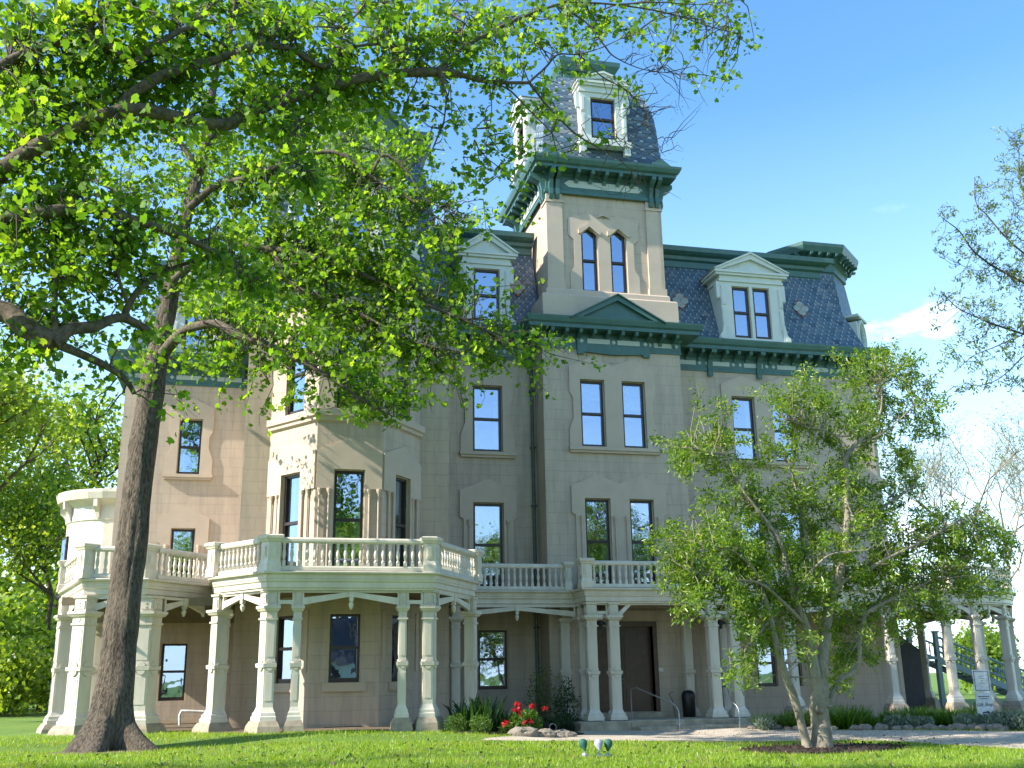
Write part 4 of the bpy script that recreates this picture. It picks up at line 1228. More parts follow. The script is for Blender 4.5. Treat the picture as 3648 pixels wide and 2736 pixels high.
class Skeleton:
    """limbs surveyed from the photograph at their own depths; twigs and leaf sprays grow from them"""
    def __init__(s): s.pts = []
    def add(s, c, tid):
        for p in c:
            rel = Vector(p) - Vector((0, 0, EYE))
            x, y = _cy * rel.x - _sy * rel.y, _sy * rel.x + _cy * rel.y
            zf = _cp * y + _sp * rel.z; yd = _sp * y - _cp * rel.z
            px = (1824 + F_PX * (_cr * x - _sr * yd) / zf) * 2212 / W_PX
            py = (1368 + F_PX * (_sr * x + _cr * yd) / zf) * 2212 / W_PX
            s.pts.append((px, py, p.x, p.y, p.z, tid))
    def arr(s): return np.array(s.pts)
def sprays(SK, grid, x0, y0, dx, dy, per, leaf_n, spread, dsig, dmin, dmax, tids, twig_r=.013, back=.75):
    """density table -> leaf positions and twig curves for each tree id"""
    A = SK.arr(); out = {t: ([], []) for t in tids}; tw = {t: MB() for t in tids}
    for j, row in enumerate(grid):
        for i, dval in enumerate(row):
            for _ in range(rng.poisson(dval / 9 * per)):
                px = x0 + (i + rng.random()) * dx; py = y0 + (j + rng.random()) * dy
                d2 = (A[:, 0] - px) ** 2 + (A[:, 1] - py) ** 2
                k = np.argpartition(d2, 6)[:6]; k = k[rng.integers(6)]
                s = A[k]; t = int(s[5])
                dy_ = rng.normal() * dsig
                if dy_ < 0 and rng.random() < back: dy_ = -dy_ * 1.3
                Y = s[3] + dy_ * min(1, s[3] / 22)
                e = at2(px, py, Y); b = Vector(s[2:5]); d = e - b
                if d.length > 5: b = e - d * (2.5 / d.length); d = e - b
                mid = b + d * .5 + Vector(rng.normal(size=3)) * d.length * .12 + Vector((0, 0, .06 * d.length))
                c = [b, b.lerp(mid, .55) + Vector(rng.normal(size=3)) * .03 * d.length, mid, mid.lerp(e, .6), e, e + d.normalized() * spread * .6 + Vector(rng.normal(size=3)) * spread * .3]
                tw[t].tube(c, [twig_r * min(1.6, .5 + d.length * .35), twig_r * .9, twig_r * .75, twig_r * .6, twig_r * .45, twig_r * .25], 4, False)
                n = max(2, int(leaf_n * rng.uniform(.6, 1.4)))
                u = rng.random(n) ** .7
                for q in u:
                    base = c[2].lerp(c[5], q)
                    out[t][0].append(base + Vector(rng.normal(size=3)) * spread * .42)
                    out[t][1].append(s[0])
    return {t: (np.array([tuple(v) for v in out[t][0]]), tw[t]) for t in tids}

# ------------------------------------------------------------------ the two big shade trees
SK = Skeleton()
TB = ground_pt(378, 2668); YT = TB.y
T1 = thing('shade_tree', 'tall rough-barked tree with wide root flare standing in front of the left porch', 'tree', tuple(TB))
trunk_px = [(232, 1616), (240, 1560), (252, 1450), (268, 1300), (284, 1170), (300, 1040), (318, 900), (333, 800), (347, 740), (360, 680), (374, 600), (390, 520), (407, 450), (430, 370), (444, 300), (455, 220), (472, 130), (500, 40), (522, -60)]
trunk_r = [.74, .46, .37, .345, .335, .325, .315, .28, .26, .225, .20, .18, .165, .15, .14, .12, .10, .07, .04]
tp = [at2(x, y, YT + .1 + .004 * (1616 - y)) for x, y in trunk_px]; tp[0].z -= .15
mb = MB(); c = curve_pts(tp, 6); n = 40; rows = []
rr = [np.interp(i / (len(c) - 1) * (len(trunk_r) - 1), range(len(trunk_r)), trunk_r) for i in range(len(c))]
for i, p in enumerate(c):
    row = []
    hgt = p.z - TB.z
    for k in range(n):
        a = 2 * math.pi * k / n
        fl = max(0, 1 - hgt / 1.2) ** 2
        lob = 1 + fl * .75 * (math.cos(3 * a + .6) * .6 + math.cos(5 * a + 2) * .5)
        rid = .055 * abs(math.sin(13 * a + 1.3 * mnoise.noise(Vector((a * 2, hgt * .45, 0))) * 3)) * min(1, rr[i] * 3)
        bum = .10 * mnoise.noise(Vector((math.cos(a) * 1.3, math.sin(a) * 1.3, hgt * .9))) + .04 * mnoise.noise(Vector((math.cos(a) * 4, math.sin(a) * 4, hgt * 2.5)))
        if abs(hgt - 7.6) < .6: bum += .16 * max(0, math.cos(a - 3.6)) * (1 - abs(hgt - 7.6) / .6)
        if abs(hgt - 9.0) < .8: bum += .12 * max(0, math.cos(a)) * (1 - abs(hgt - 9.0) / .8)
        r = rr[i] * lob * (1 + bum) + rid * (1 - .0)
        row.append((p.x + r * math.cos(a), p.y + r * math.sin(a), p.z))
    rows.append(row)
mb.grid(rows, True)
obj('trunk', mb, 'bark', T1, True)
poly_sheet('bare_earth', [(TB.x + 1.25 * math.cos(a) * (1 + .15 * math.sin(3 * a)), TB.y - .1 + .85 * math.sin(a)) for a in [2 * math.pi * k / 20 for k in range(20)]], .03, 'dirt')
SK.add(c[40:], 1)
def limb(tree, tid, pts, r0, r1, mat='bark2', sk=True):
    m = MB(); c = wood_tube(m, [at2(*p) for p in pts], r0, r1, 10, .07)
    obj('limb', m, mat, tree, True)
    if sk: SK.add(c, tid)
    return c
Y1 = YT + .3
limb(T1, 1, [(352, 765, Y1), (376, 735, Y1 - .3), (401, 712, Y1 - .7), (437, 702, Y1 - 1.2), (470, 700, Y1 - 1.6), (507, 720, Y1 - 2), (542, 735, Y1 - 2.3), (580, 745, Y1 - 2.6), (650, 780, Y1 - 3), (720, 820, Y1 - 3.3), (790, 870, Y1 - 3.5), (850, 900, Y1 - 3.6)], [.15, .13, .12, .11, .10, .09, .085, .075, .06, .045, .03, .015], 0)
limb(T1, 1, [(372, 610, Y1 + .8), (430, 560, Y1 + .6), (500, 530, Y1 + .3), (600, 540, Y1 - .2), (700, 560, Y1 - .6), (800, 600, Y1 - 1), (900, 650, Y1 - 1.4), (1000, 690, Y1 - 1.7), (1100, 740, Y1 - 2)], .13, .02)
limb(T1, 1, [(408, 450, Y1 + 1), (470, 400, Y1 + .6), (560, 380, Y1), (640, 340, Y1 - .5), (730, 330, Y1 - 1), (800, 380, Y1 - 1.3), (870, 420, Y1 - 1.6), (960, 480, Y1 - 1.9)], .11, .02)
limb(T1, 1, [(447, 300, Y1 + 1.5), (520, 270, Y1 + 2), (620, 290, Y1 + 2.5), (720, 300, Y1 + 3), (820, 330, Y1 + 3.2)], .09, .02)
limb(T1, 1, [(430, 370, Y1 + 1), (380, 300, Y1 + 1.4), (300, 260, Y1 + 1.8), (200, 250, Y1 + 2)], .10, .03)
limb(T1, 1, [(590, 545, Y1 - .2), (640, 620, Y1 - .8), (720, 650, Y1 - 1.2), (800, 690, Y1 - 1.6), (900, 740, Y1 - 2), (1000, 760, Y1 - 2.3)], .07, .015)
limb(T1, 1, [(390, 520, Y1 + .8), (330, 480, Y1 + 1.2), (260, 420, Y1 + 1.5), (180, 380, Y1 + 1.6)], .09, .02)
limb(T1, 1, [(800, 380, Y1 - 1.3), (830, 335, Y1 - 1.4), (880, 370, Y1 - 1.5), (920, 430, Y1 - 1.6), (1000, 470, Y1 - 1.8)], .05, .01)

YN = 14.2
T2B = Vector((-7.3, 14.6, gz(-7.3, 14.6)))
T2 = thing('shade_tree', 'nearer tree just outside the left edge whose long limb crosses to the tower top', 'tree', tuple(T2B))
m = MB(); wood_tube(m, [T2B - Vector((0, 0, .2)), T2B + Vector((.1, 0, 1)), T2B + Vector((.2, 0, 3.8)), T2B + Vector((.2, .1, 6.8)), T2B + Vector((.3, .1, 10)), T2B + Vector((.2, .2, 13))], [.65, .42, .35, .3, .21, .07], 0, 18, .08)
obj('trunk', m, 'bark', T2, True)
def S(x, y, Y): return at2(x, y, Y)
def limb3(pts, r0, r1, tid=2, tree=None):
    m = MB(); k_ = YN / 22.0
    c = wood_tube(m, pts, [q * k_ for q in r0] if isinstance(r0, list) else r0 * k_, r1 * k_, 10, .08); obj('limb', m, 'bark2', tree or T2, True); SK.add(c, tid); return c
j1 = T2B + Vector((.25, 0, 4.2)); j2 = T2B + Vector((.2, .1, 5.8)); j3 = T2B + Vector((.2, .1, 8))
limb3([j1, S(-120, 720, YN), S(0, 672, YN), S(60, 712, YN - .2), S(120, 742, YN - .3)], [.3, .27, .22, .21, .2], 0)
limb3([S(112, 742, YN - .3), S(150, 712, YN - .2), S(200, 706, YN), S(240, 690, YN + .2), S(270, 688, YN + .3), S(310, 708, YN + .4), S(332, 722, YN + .5)], [.19, .14, .12, .10, .10, .085, .06], 0)
limb3([S(112, 738, YN - .3), S(190, 772, YN), S(245, 800, YN + .1), S(275, 825, YN + .2), S(290, 850, YN + .3)], .10, .05)
limb3([S(266, 690, YN + .3), S(280, 655, YN + .3), S(310, 615, YN + .4), S(360, 585, YN + .6), S(430, 560, YN + .9), S(500, 540, YN + 1.2)], .085, .03)
limb3([S(120, 735, YN - .3), S(118, 660, YN - .3), S(122, 580, YN - .2), S(116, 480, YN)], .07, .03)
limb3([S(278, 660, YN + .3), S(262, 620, YN + .2), S(250, 560, YN), S(258, 500, YN - .2)], .045, .02)
L2 = limb3([j2, S(-150, 500, YN), S(0, 375, YN - .4), S(60, 330, YN - .6), S(128, 292, YN - .7), S(205, 256, YN - .8), S(292, 236, YN - .8), S(365, 249, YN - .6), S(440, 266, YN - .4), S(493, 268, YN - .2), S(530, 248, YN), S(603, 219, YN + .2), S(694, 190, YN + .5), S(788, 168, YN + .7), S(870, 158, YN + .9), S(955, 156, YN + 1.1), S(1000, 163, YN + 1.3), S(1057, 177, YN + 1.4), S(1145, 179, YN + 1.6)],
           [.27, .24, .20, .18, .165, .155, .145, .14, .14, .14, .135, .13, .13, .125, .12, .12, .075, .058, .045], 0)
limb3([S(950, 150, YN + 1.1), S(955, 170, YN + 1), S(958, 188, YN + .9)], [.11, .09, .02], 0)
limb3([S(1143, 178, YN + 1.6), S(1160, 200, YN + 1.6), S(1180, 226, YN + 1.7), S(1242, 288, YN + 1.8), S(1303, 325, YN + 1.9), S(1357, 362, YN + 2), S(1386, 419, YN + 2)], .042, .008)
limb3([S(1143, 178, YN + 1.6), S(1180, 144, YN + 1.7), S(1205, 118, YN + 1.7), S(1250, 117, YN + 1.8), S(1299, 103, YN + 1.9), S(1336, 86, YN + 2), S(1400, 60, YN + 2.2)], .034, .007)
limb3([S(1050, 175, YN + 1.4), S(1098, 193, YN + 1.5), S(1139, 234, YN + 1.5), S(1192, 288, YN + 1.6), S(1225, 340, YN + 1.6)], .035, .007)
limb3([S(1303, 325, YN + 1.9), S(1340, 305, YN + 2), S(1400, 330, YN + 2.1), S(1450, 300, YN + 2.2)], .014, .005)
limb3([S(1250, 117, YN + 1.8), S(1300, 165, YN + 1.9), S(1360, 200, YN + 2), S(1400, 260, YN + 2.1), S(1430, 330, YN + 2.2)], .022, .005)
limb3([S(940, 158, YN + 1.1), S(958, 144, YN + 1.1), S(991, 111, YN + 1.2), S(1057, 70, YN + 1.4), S(1139, 33, YN + 1.7), S(1221, 4, YN + 2), S(1300, -20, YN + 2.2)], .08, .03)
limb3([S(1200, 12, YN + 1.9), S(1262, 45, YN + 2), S(1303, 95, YN + 2), S(1328, 123, YN + 2.1), S(1390, 150, YN + 2.2), S(1470, 160, YN + 2.3)], .035, .008)
limb3([S(1221, 4, YN + 2), S(1330, 10, YN + 2.2), S(1450, 30, YN + 2.5), S(1540, 60, YN + 2.7), S(1600, 75, YN + 2.8)], .035, .006)
limb3([S(1330, 10, YN + 2.2), S(1420, 5, YN + 2.4), S(1520, 10, YN + 2.6), S(1600, 0, YN + 2.7)], .025, .006)
L3 = limb3([S(258, 240, YN - .8), S(280, 208, YN - .8), S(311, 186, YN - .8), S(365, 157, YN - .7), S(457, 132, YN - .5), S(548, 101, YN - .3), S(621, 104, YN), S(676, 135, YN + .2), S(705, 142, YN + .3), S(731, 113, YN + .4), S(769, 100, YN + .5), S(829, 97, YN + .6), S(892, 119, YN + .8), S(930, 145, YN + 1)], [.13, .12, .115, .11, .105, .095, .06, .05, .05, .045, .042, .04, .03, .02], 0)
L4 = limb3([j3, S(-140, 230, YN - .5), S(0, 142, YN - .8), S(73, 110, YN - .9), S(164, 84, YN - 1), S(219, 91, YN - 1), S(285, 139, YN - .8)], [.2, .15, .11, .1, .095, .09, .08], 0)
limb3([S(285, 139, YN - .8), S(330, 105, YN - .8), S(384, 69, YN - .7), S(420, 62, YN - .6), S(486, 99, YN - .4), S(540, 100, YN - .3)], .075, .04)
limb3([S(183, 75, YN - 1), S(195, 60, YN - 1), S(219, 29, YN - 1.1), S(263, 0, YN - 1.2), S(330, -40, YN - 1.3)], .06, .03)
limb3([S(493, 98, YN - .4), S(500, 60, YN - .4), S(506, 20, YN - .4), S(510, -40, YN - .4)], .05, .03)
limb3([S(420, 62, YN - .6), S(440, 30, YN - .6), S(470, 0, YN - .6)], .035, .02)
limb3([S(731, 113, YN + .4), S(745, 60, YN + .4), S(780, 20, YN + .4), S(800, -20, YN + .4)], .035, .015)
limb3([S(991, 111, YN + 1.2), S(1000, 60, YN + 1.2), S(1010, 0, YN + 1.2)], .03, .012)
limb3([S(603, 222, YN + .2), S(640, 260, YN), S(622, 320, YN - .2), S(650, 370, YN - .3)], .04, .012)
limb3([S(958, 185, YN + .9), S(962, 220, YN + .9), S(955, 300, YN + .9)], .016, .006); limb3([S(1057, 178, YN + 1.4), S(1062, 240, YN + 1.4), S(1050, 330, YN + 1.4), S(1075, 380, YN + 1.4)], .018, .005)
limb3([j2, S(-150, 560, YN - .5), S(0, 480, YN - .6), S(100, 458, YN - .6), S(201, 450, YN - .5), S(274, 470, YN - .3), S(384, 508, YN), S(468, 548, YN + .3), S(540, 600, YN + .6)], [.24, .2, .15, .14, .12, .1, .08, .06, .03], 0)
GRID = [
 [9, 9, 9, 8, 8, 8, 8, 8, 8, 8, 7, 7, 6, 4, 4, 3, .5, 0],
 [9, 9, 9, 8, 7, 7, 7, 8, 7, 5, 4, 3.2, 1.2, .4, 1.6, 2, 0, 0],
 [9, 9, 8, 6, 7, 8, 8, 7, 4.5, 2, 2.2, 1.3, .5, .1, 0, 0, 0, 0],
 [9, 9, 9, 8, 8, 9, 9, 9, 7, 1.6, 3, 1.2, .7, 0, 0, 0, 0, 0],
 [9, 9, 8, 8, 7, 9, 9, 9, 8, 5, 2.5, .8, .3, 0, 0, 0, 0, 0],
 [9, 9, 8, 8, 7, 9, 9, 9, 8, 6, 1, 0, 0, 0, 0, 0, 0, 0],
 [5, 4, 2, 6, 8, 9, 9, 9, 8, 5.5, 2, .8, 0, 0, 0, 0, 0, 0],
 [4, 2, 1.5, 4, 6, 8, 8, 8, 8, 7, 6, 4.5, .2, 0, 0, 0, 0, 0],
 [0, 0, 1, 2, 1.4, 1, 1.6, 3.2, 5.5, 1.5, 2, 1.0, 0, 0, 0, 0, 0, 0],
 [0, 0, 0, 0, 0, 0, 0, 0, .5, 0, 0, 0, 0, 0, 0, 0, 0, 0]]
for j_ in range(2, 8):
    for i_ in range(4, 10): GRID[j_][i_] *= 1.55 if i_ < 9 else 1.2
res = sprays(SK, GRID, 0, 0, 100, 100, 29, 21, .28, 1.3, 16.5, 30.2, (1, 2))
# foliage beyond the frame on the left and above, which shades the lawn
extra_pts = [T2B + Vector((rng.normal() * 1.8 - .8, rng.normal() * 1.8, rng.uniform(8, 13))) for _ in range(30)]
for t, tree in ((1, T1), (2, T2)):
    P, tw = res[t]
    if t == 2:
        q = np.array([tuple(p + Vector(rng.normal(size=3)) * .4) for p in extra_pts for _ in range(11)]); P = np.concatenate([P, q])
    obj('twigs', tw, 'twig', tree)
    leaf_obj('crown', P, (.06 + .125 * rng.random(len(P)) ** 1.2) * (1 if t == 1 else .74), LOBED, 'leaf', tree, .5)
# bare twig sprays with last year's seed cups at the end of the long limb
BARE = [[0, 0, 0, 0, 1, 3, 4, 3, 1], [0, 0, 1, 3, 5, 6, 5, 2, 0], [0, 1, 3, 5, 7, 6, 2, 0, 0], [0, 1, 4, 6, 7, 4, 0, 0, 0], [0, 0, 1, 3, 4, 1, 0, 0, 0]]
SB = Skeleton(); SB.pts = [p for p in SK.pts if p[0] > 1180 and p[1] < 460]
rb_ = sprays(SB, BARE, 1180, 0, 50, 85, 13, 2, .3, .25, 18.5, 23, (2,), .010)[2]
tag(obj('bare_twigs', rb_[1], 'twig', T2), kind='stuff')
leaf_obj('seed_cups', rb_[0], rng.uniform(.025, .045, len(rb_[0])), LANCE, 'twig', T2)['kind'] = 'stuff'

# ------------------------------------------------------------------ the small tree on the mulch ring
MT = thing('ornamental_tree', 'small multi-stemmed grey-barked tree with narrow leaves on the mulch ring', 'tree', tuple(MAGC))
SK = Skeleton(); YM = MAGC.y
def mlimb(pts, r0, r1=0, sk=True, mat='bark_mag'):
    m = MB(); c = wood_tube(m, [at2(x, y, YM + d) for x, y, d in pts], r0, r1, 12, .07); obj('stem', m, mat, MT, True)
    if sk: SK.add(c[len(c) // 3:], 3)
m = MB(); wood_tube(m, [at2(1774, 1630, YM), at2(1773, 1600, YM), at2(1772, 1560, YM), at2(1770, 1520, YM), at2(1770, 1480, YM)], [.31, .25, .22, .215, .17], 0, 20, .09)
obj('trunk', m, 'bark_mag', MT, True)
m = MB()
for (x, y, d, ax_) in ((1771, 1531, -.24, 'X'), (1789, 1519, -.16, 'X')):
    p = at2(x, y, YM + d); rot = Matrix.Rotation(R(78), 3, 'X')
    m.lathe(p, [(.11, -.1), (.115, 0), (.10, .05), (.07, .055), (.055, .03), (.0, .03)], 14, False, rot)
obj('pruning_scar', m, 'bark_mag', MT, True)
mlimb([(1775, 1500, 0), (1777, 1434, 0), (1784, 1365, .1), (1792, 1304, .1), (1811, 1245, 0), (1825, 1194, 0), (1830, 1120, .1), (1829, 1040, .2), (1827, 991, .3), (1850, 958, .4), (1890, 922, .6), (1905, 870, .7), (1900, 810, .8)], [.16, .14, .13, .12, .10, .09, .08, .07, .065, .05, .035, .02, .01])
mlimb([(1827, 995, .3), (1820, 978, .3), (1811, 948, .2), (1778, 929, 0), (1741, 922, -.2), (1690, 900, -.4)], .035, .01)
mlimb([(1768, 1500, -.05), (1758, 1440, -.1), (1752, 1395, -.1), (1740, 1350, -.2), (1719, 1300, -.3), (1700, 1240, -.3), (1690, 1180, -.2), (1650, 1120, -.1), (1612, 1070, 0), (1584, 1024, 0), (1567, 984, 0), (1531, 977, -.1), (1495, 967, -.2)], [.13, .12, .11, .10, .085, .07, .06, .05, .045, .04, .03, .02, .01])
mlimb([(1746, 1622, -.05), (1738, 1590, -.1), (1719, 1519, -.2), (1698, 1461, -.3), (1681, 1406, -.4), (1664, 1338, -.5), (1651, 1290, -.6), (1627, 1229, -.7), (1580, 1190, -.8), (1500, 1170, -.9)], [.14, .10, .095, .09, .08, .07, .06, .045, .03, .01])
mlimb([(1790, 1525, .05), (1811, 1475, .1), (1852, 1441, .1), (1857, 1382, .1), (1866, 1338, .1), (1880, 1318, .1), (1948, 1284, .2), (2006, 1256, .3), (2070, 1220, .5)], [.075, .065, .06, .055, .05, .045, .035, .025, .01])
mlimb([(1797, 1297, .1), (1821, 1256, 0), (1862, 1239, -.1), (1906, 1212, -.2), (2000, 1165, -.1), (2080, 1120, 0), (2130, 1090, .1)], .065, .012)
mlimb([(1740, 1350, -.2), (1690, 1300, -.6), (1640, 1260, -.9), (1560, 1250, -1.2), (1480, 1230, -1.3)], .05, .01)
mlimb([(1792, 1304, .1), (1760, 1240, .5), (1740, 1150, .9), (1720, 1060, 1.1), (1700, 980, 1.2)], .06, .012)
mlimb([(1825, 1194, 0), (1870, 1130, .3), (1930, 1080, .5), (1980, 1040, .6), (1960, 980, .7)], .045, .01)
mlimb([(1850, 958, .4), (1900, 940, .5), (1950, 900, .6), (1985, 860, .6)], .03, .008); mlimb([(1664, 1338, -.5), (1630, 1380, -.7), (1610, 1400, -.8)], .03, .008); mlimb([(1719, 1300, -.3), (1740, 1250, -.8), (1790, 1200, -1), (1850, 1190, -1.1)], .04, .01)
MG = [ # 50-px cells from x=1400, y=740
 [0, 0, 0, 0, 0, 0, 0, 0, 2, 5, 6, 5, 2, 0, 0, 0],
 [0, 0, 0, 0, 0, 0, 4, 5, 6, 7, 7, 6, 3, 0, 0, 0],
 [0, 0, 1, 5, 2, 3, 6, 7, 7, 8, 7, 5, 2, 0, 0, 0],
 [0, 0, 2, 5, 2, 2, 6, 6, 7, 8, 8, 6, 4, 0, 0, 0],
 [1, 5, 7, 6, 2, 3, 4, 5, 6, 6, 6, 3, 1, 0, 0, 0],
 [0, 4, 6, 5, 4, 3, 4, 5, 5, 4, 4, 3, 0, 0, 0, 0],
 [0, 0, 2, 3, 6, 7, 6, 5, 6, 6, 5, 4, 1, 0, 0, 0],
 [0, 1, 3, 4, 7, 8, 8, 8, 8, 8, 7, 7, 5, 3, 3, 0],
 [5, 7, 7, 8, 8, 8, 8, 8, 8, 8, 8, 9, 9, 9, 9, 4],
 [6, 8, 8, 9, 9, 9, 9, 9, 9, 8, 8, 9, 9, 9, 9, 5],
 [3, 7, 8, 9, 9, 9, 8, 8, 8, 8, 8, 8, 9, 9, 7, 4],
 [1, 5, 6, 7, 8, 7, 6, 6, 6, 7, 7, 6, 5, 4, 1, 0],
 [0, 0, 0, 3, 5, 5, 5, 5, 4, 5, 3, 3, 0, 0, 0, 0],
 [0, 0, 0, 4, 5, 2, 1, 3, 4, 4, 1, 0, 0, 0, 0, 0],
 [0, 0, 0, 3, 3, 0, 0, 1, 3, 1, 0, 0, 0, 0, 0, 0]]
P, tw = sprays(SK, MG, 1400, 740, 50, 50, 12.5, 52, .19, .9, YM - 2.6, YM + 2.6, (3,), .009)[3]
obj('twigs', tw, 'bark_mag', MT)
leaf_obj('crown', P, rng.uniform(.075, .145, len(P)), LANCE, 'leaf_mag', MT, .2)

# ------------------------------------------------------------------ branches of the sparse tree at the right edge
RT = thing('budding_tree', 'sparse young-leaved tree at the right edge reaching in against the sky', 'tree', (21.5, 17.5, gz(21.5, 17.5)))
SK = Skeleton()
tb = Vector((21.5, 17.5, gz(21.5, 17.5)))
m = MB(); wood_tube(m, [tb - Vector((0, 0, .2)), tb + Vector((0, 0, 2)), tb + Vector((-.2, .1, 5)), tb + Vector((-.1, 0, 8.5)), tb + Vector((.2, 0, 12))], [.3, .24, .2, .13, .05], 0, 12, .06); obj('trunk', m, 'bark_mag', RT, True)
YR = 17.5
def rl(j, pts, r0, r1=.008):
    m = MB(); st = [tb + Vector((-.1, 0, j))] if j else []
    c = wood_tube(m, st + [at2(x, y, YR + d) for x, y, d in pts], r0 * .6, r1 * .6, 6, .05); obj('limb', m, 'twig', RT, True); SK.add(c[(len(c) // 4 if j else 0):], 4)
rl(4.6, [(2300, 660, .1), (2212, 611, .1), (2143, 573, .1), (2102, 541, 0), (2073, 500, 0), (2044, 477, -.1), (2023, 459, -.1)], .055)
rl(4.0, [(2300, 750, -.3), (2212, 722, -.4), (2143, 699, -.5), (2108, 684, -.5), (2067, 664, -.5), (2032, 629, -.6)], .05)
rl(5.6, [(2300, 610, .6), (2212, 547, .6), (2172, 512, .6), (2132, 465, .7), (2108, 436, .7), (2105, 383, .7)], .05)
rl(7.2, [(2280, 500, 0), (2215, 418, 0), (2202, 377, 0), (2199, 319, 0), (2172, 284, 0)], .04)
rl(0, [(2250, 740, -.4), (2212, 769, -.4), (2161, 816, -.4), (2114, 833, -.4), (2090, 828, -.4)], .025)
rl(0, [(2212, 722, -.4), (2143, 752, -.6), (2102, 769, -.7), (2061, 804, -.8)], .022); rl(0, [(2143, 573, .1), (2110, 585, .2), (2050, 560, .3)], .016)
rl(0, [(2172, 512, .6), (2190, 450, .6), (2185, 400, .6)], .018); rl(0, [(2143, 699, -.5), (2120, 730, -.5), (2090, 740, -.5)], .014); rl(0, [(2102, 541, 0), (2085, 580, 0), (2060, 600, 0)], .012)
RG = [[0, 0, 0, 1, 4], [0, 0, 0, 2, 6], [0, 0, 3, 3, 6], [1, 3, 5, 6, 7], [1, 3, 5, 6, 7], [0, 3, 4, 6, 6], [2, 4, 4, 6, 7], [1, 3, 5, 6, 7], [0, 2, 4, 5, 5], [0, 2, 3, 3, 3]]
P, tw = sprays(SK, RG, 2010, 270, 45, 58, 26, 12, .08, .35, 15, 20, (4,), .006)[4]
obj('twigs', tw, 'twig', RT); leaf_obj('young_leaves', P, rng.uniform(.05, .10, len(P)), LANCE, 'leaf_bud', RT, -.2)

# ------------------------------------------------------------------ background trees: a few prototypes, copied
def gen_tree(name, label, h, spread, nleaf, ls, mat, seed, crown0=.3, group=None, bark='bark2', loc=(0, 0, 0), depth=3, r=.22, lean=0, tmpl=LOBED, clump=.55):
    rnd = random.Random(seed)
    root = thing(name, label, 'tree', loc, group)
    wood = MB(); tips = []
    def grow(p, d, L, r, lev):
        pts = [p]; q = p.copy(); dd = d.copy()
        for _ in range(4):
            dd = (dd + Vector((rnd.gauss(0, .14), rnd.gauss(0, .14), rnd.gauss(.05, .08)))).normalized(); q = q + dd * L / 4; pts.append(q.copy())
        wood.tube(pts, [r, r * .9, r * .8, r * .7, r * .55], 8 if lev == 0 else 5, False)
        if lev >= 1: tips.extend(pts[2:])
        if lev == depth: return
        for k in range(5 if lev == 0 else 4):
            i = rnd.choice([2, 3, 4, 4]) if lev else rnd.choice([1, 2, 3, 3, 4, 4])
            a = rnd.uniform(0, 6.28); up = rnd.uniform(.25, .9)
            nd = (Vector((math.cos(a), math.sin(a), up)) * spread + dd * .5).normalized()
            grow(pts[i], nd, L * rnd.uniform(.5, .75), r * .55, lev + 1)
    base = Vector(loc)
    wood.tube([base - Vector((0, 0, .3)), base + Vector((0, 0, .6)), base + Vector((lean * .3, 0, h * crown0))], [r * 1.6, r * 1.15, r], 10, False)
    grow(base + Vector((lean * .3, 0, h * crown0)), Vector((lean * .1, 0, 1)).normalized(), h * .42, r, 0)
    tr = obj('trunk', wood, bark, root, True)
    tips = np.array([tuple(t) for t in tips])
    g = np.random.default_rng(seed)
    if nleaf:
        P = tips[g.integers(len(tips), size=nleaf)] + g.normal(size=(nleaf, 3)) * clump
        leaf_obj('crown', P, g.uniform(ls * .6, ls * 1.3, nleaf), tmpl, mat, root, .5)
    return root
WG = 'trees of the wood behind the left porch'
wl = 'bright spring-green woodland tree beyond the left end of the porch'
protos = [gen_tree('woodland_tree', wl, 15, 1.0, 5200, .22, 'leaf_wood', 3, .26, WG, loc=(-13.5, 49, 0), clump=.75),
          gen_tree('woodland_tree', wl, 18, .9, 6000, .23, 'leaf_wood', 8, .3, WG, loc=(-18, 58, 0), r=.28, clump=.8),
          gen_tree('woodland_tree', wl, 12, 1.2, 4600, .2, 'leaf_wood', 15, .2, WG, loc=(-10.5, 60, 0), r=.16, clump=.75)]
for k, (x, y, s, rz, i) in enumerate([(-21, 50, 1.05, 1, 0), (-15.5, 66, 1.1, 2, 1), (-26, 64, 1.1, 3, 1), (-22.5, 76, 1.15, .5, 0), (-13, 76, 1.1, 4, 1), (-30, 56, 1, 5, 2), (-9.5, 72, 1.1, 1.2, 2), (-13.2, 44, .7, .9, 2)]):
    copy_tree(protos[i], (x, y, 0), rz, s)
# understorey below the wood
UG = 'undergrowth of the wood'
us = gen_tree('understorey_bush', 'low leafy bush under the woodland trees on the left', 3.2, 1.6, 3500, .2, 'leaf_wood', 21, .1, UG, loc=(-10.8, 52, 0), depth=2, r=.06, clump=.6)
for k, (x, y, s, rz) in enumerate([(-12.8, 55, 1.2, 1), (-15, 52, 1.1, 2), (-17.4, 55, 1.3, 3), (-20, 53, 1.2, 4), (-14, 61, 1.5, 5), (-18, 63, 1.6, .4), (-22.5, 60, 1.6, 2.2), (-25, 56, 1.4, 3), (-11.5, 66, 1.7, 1), (-9.2, 58, 1.2, 2.6)]): copy_tree(us, (x, y, 0), rz, s)
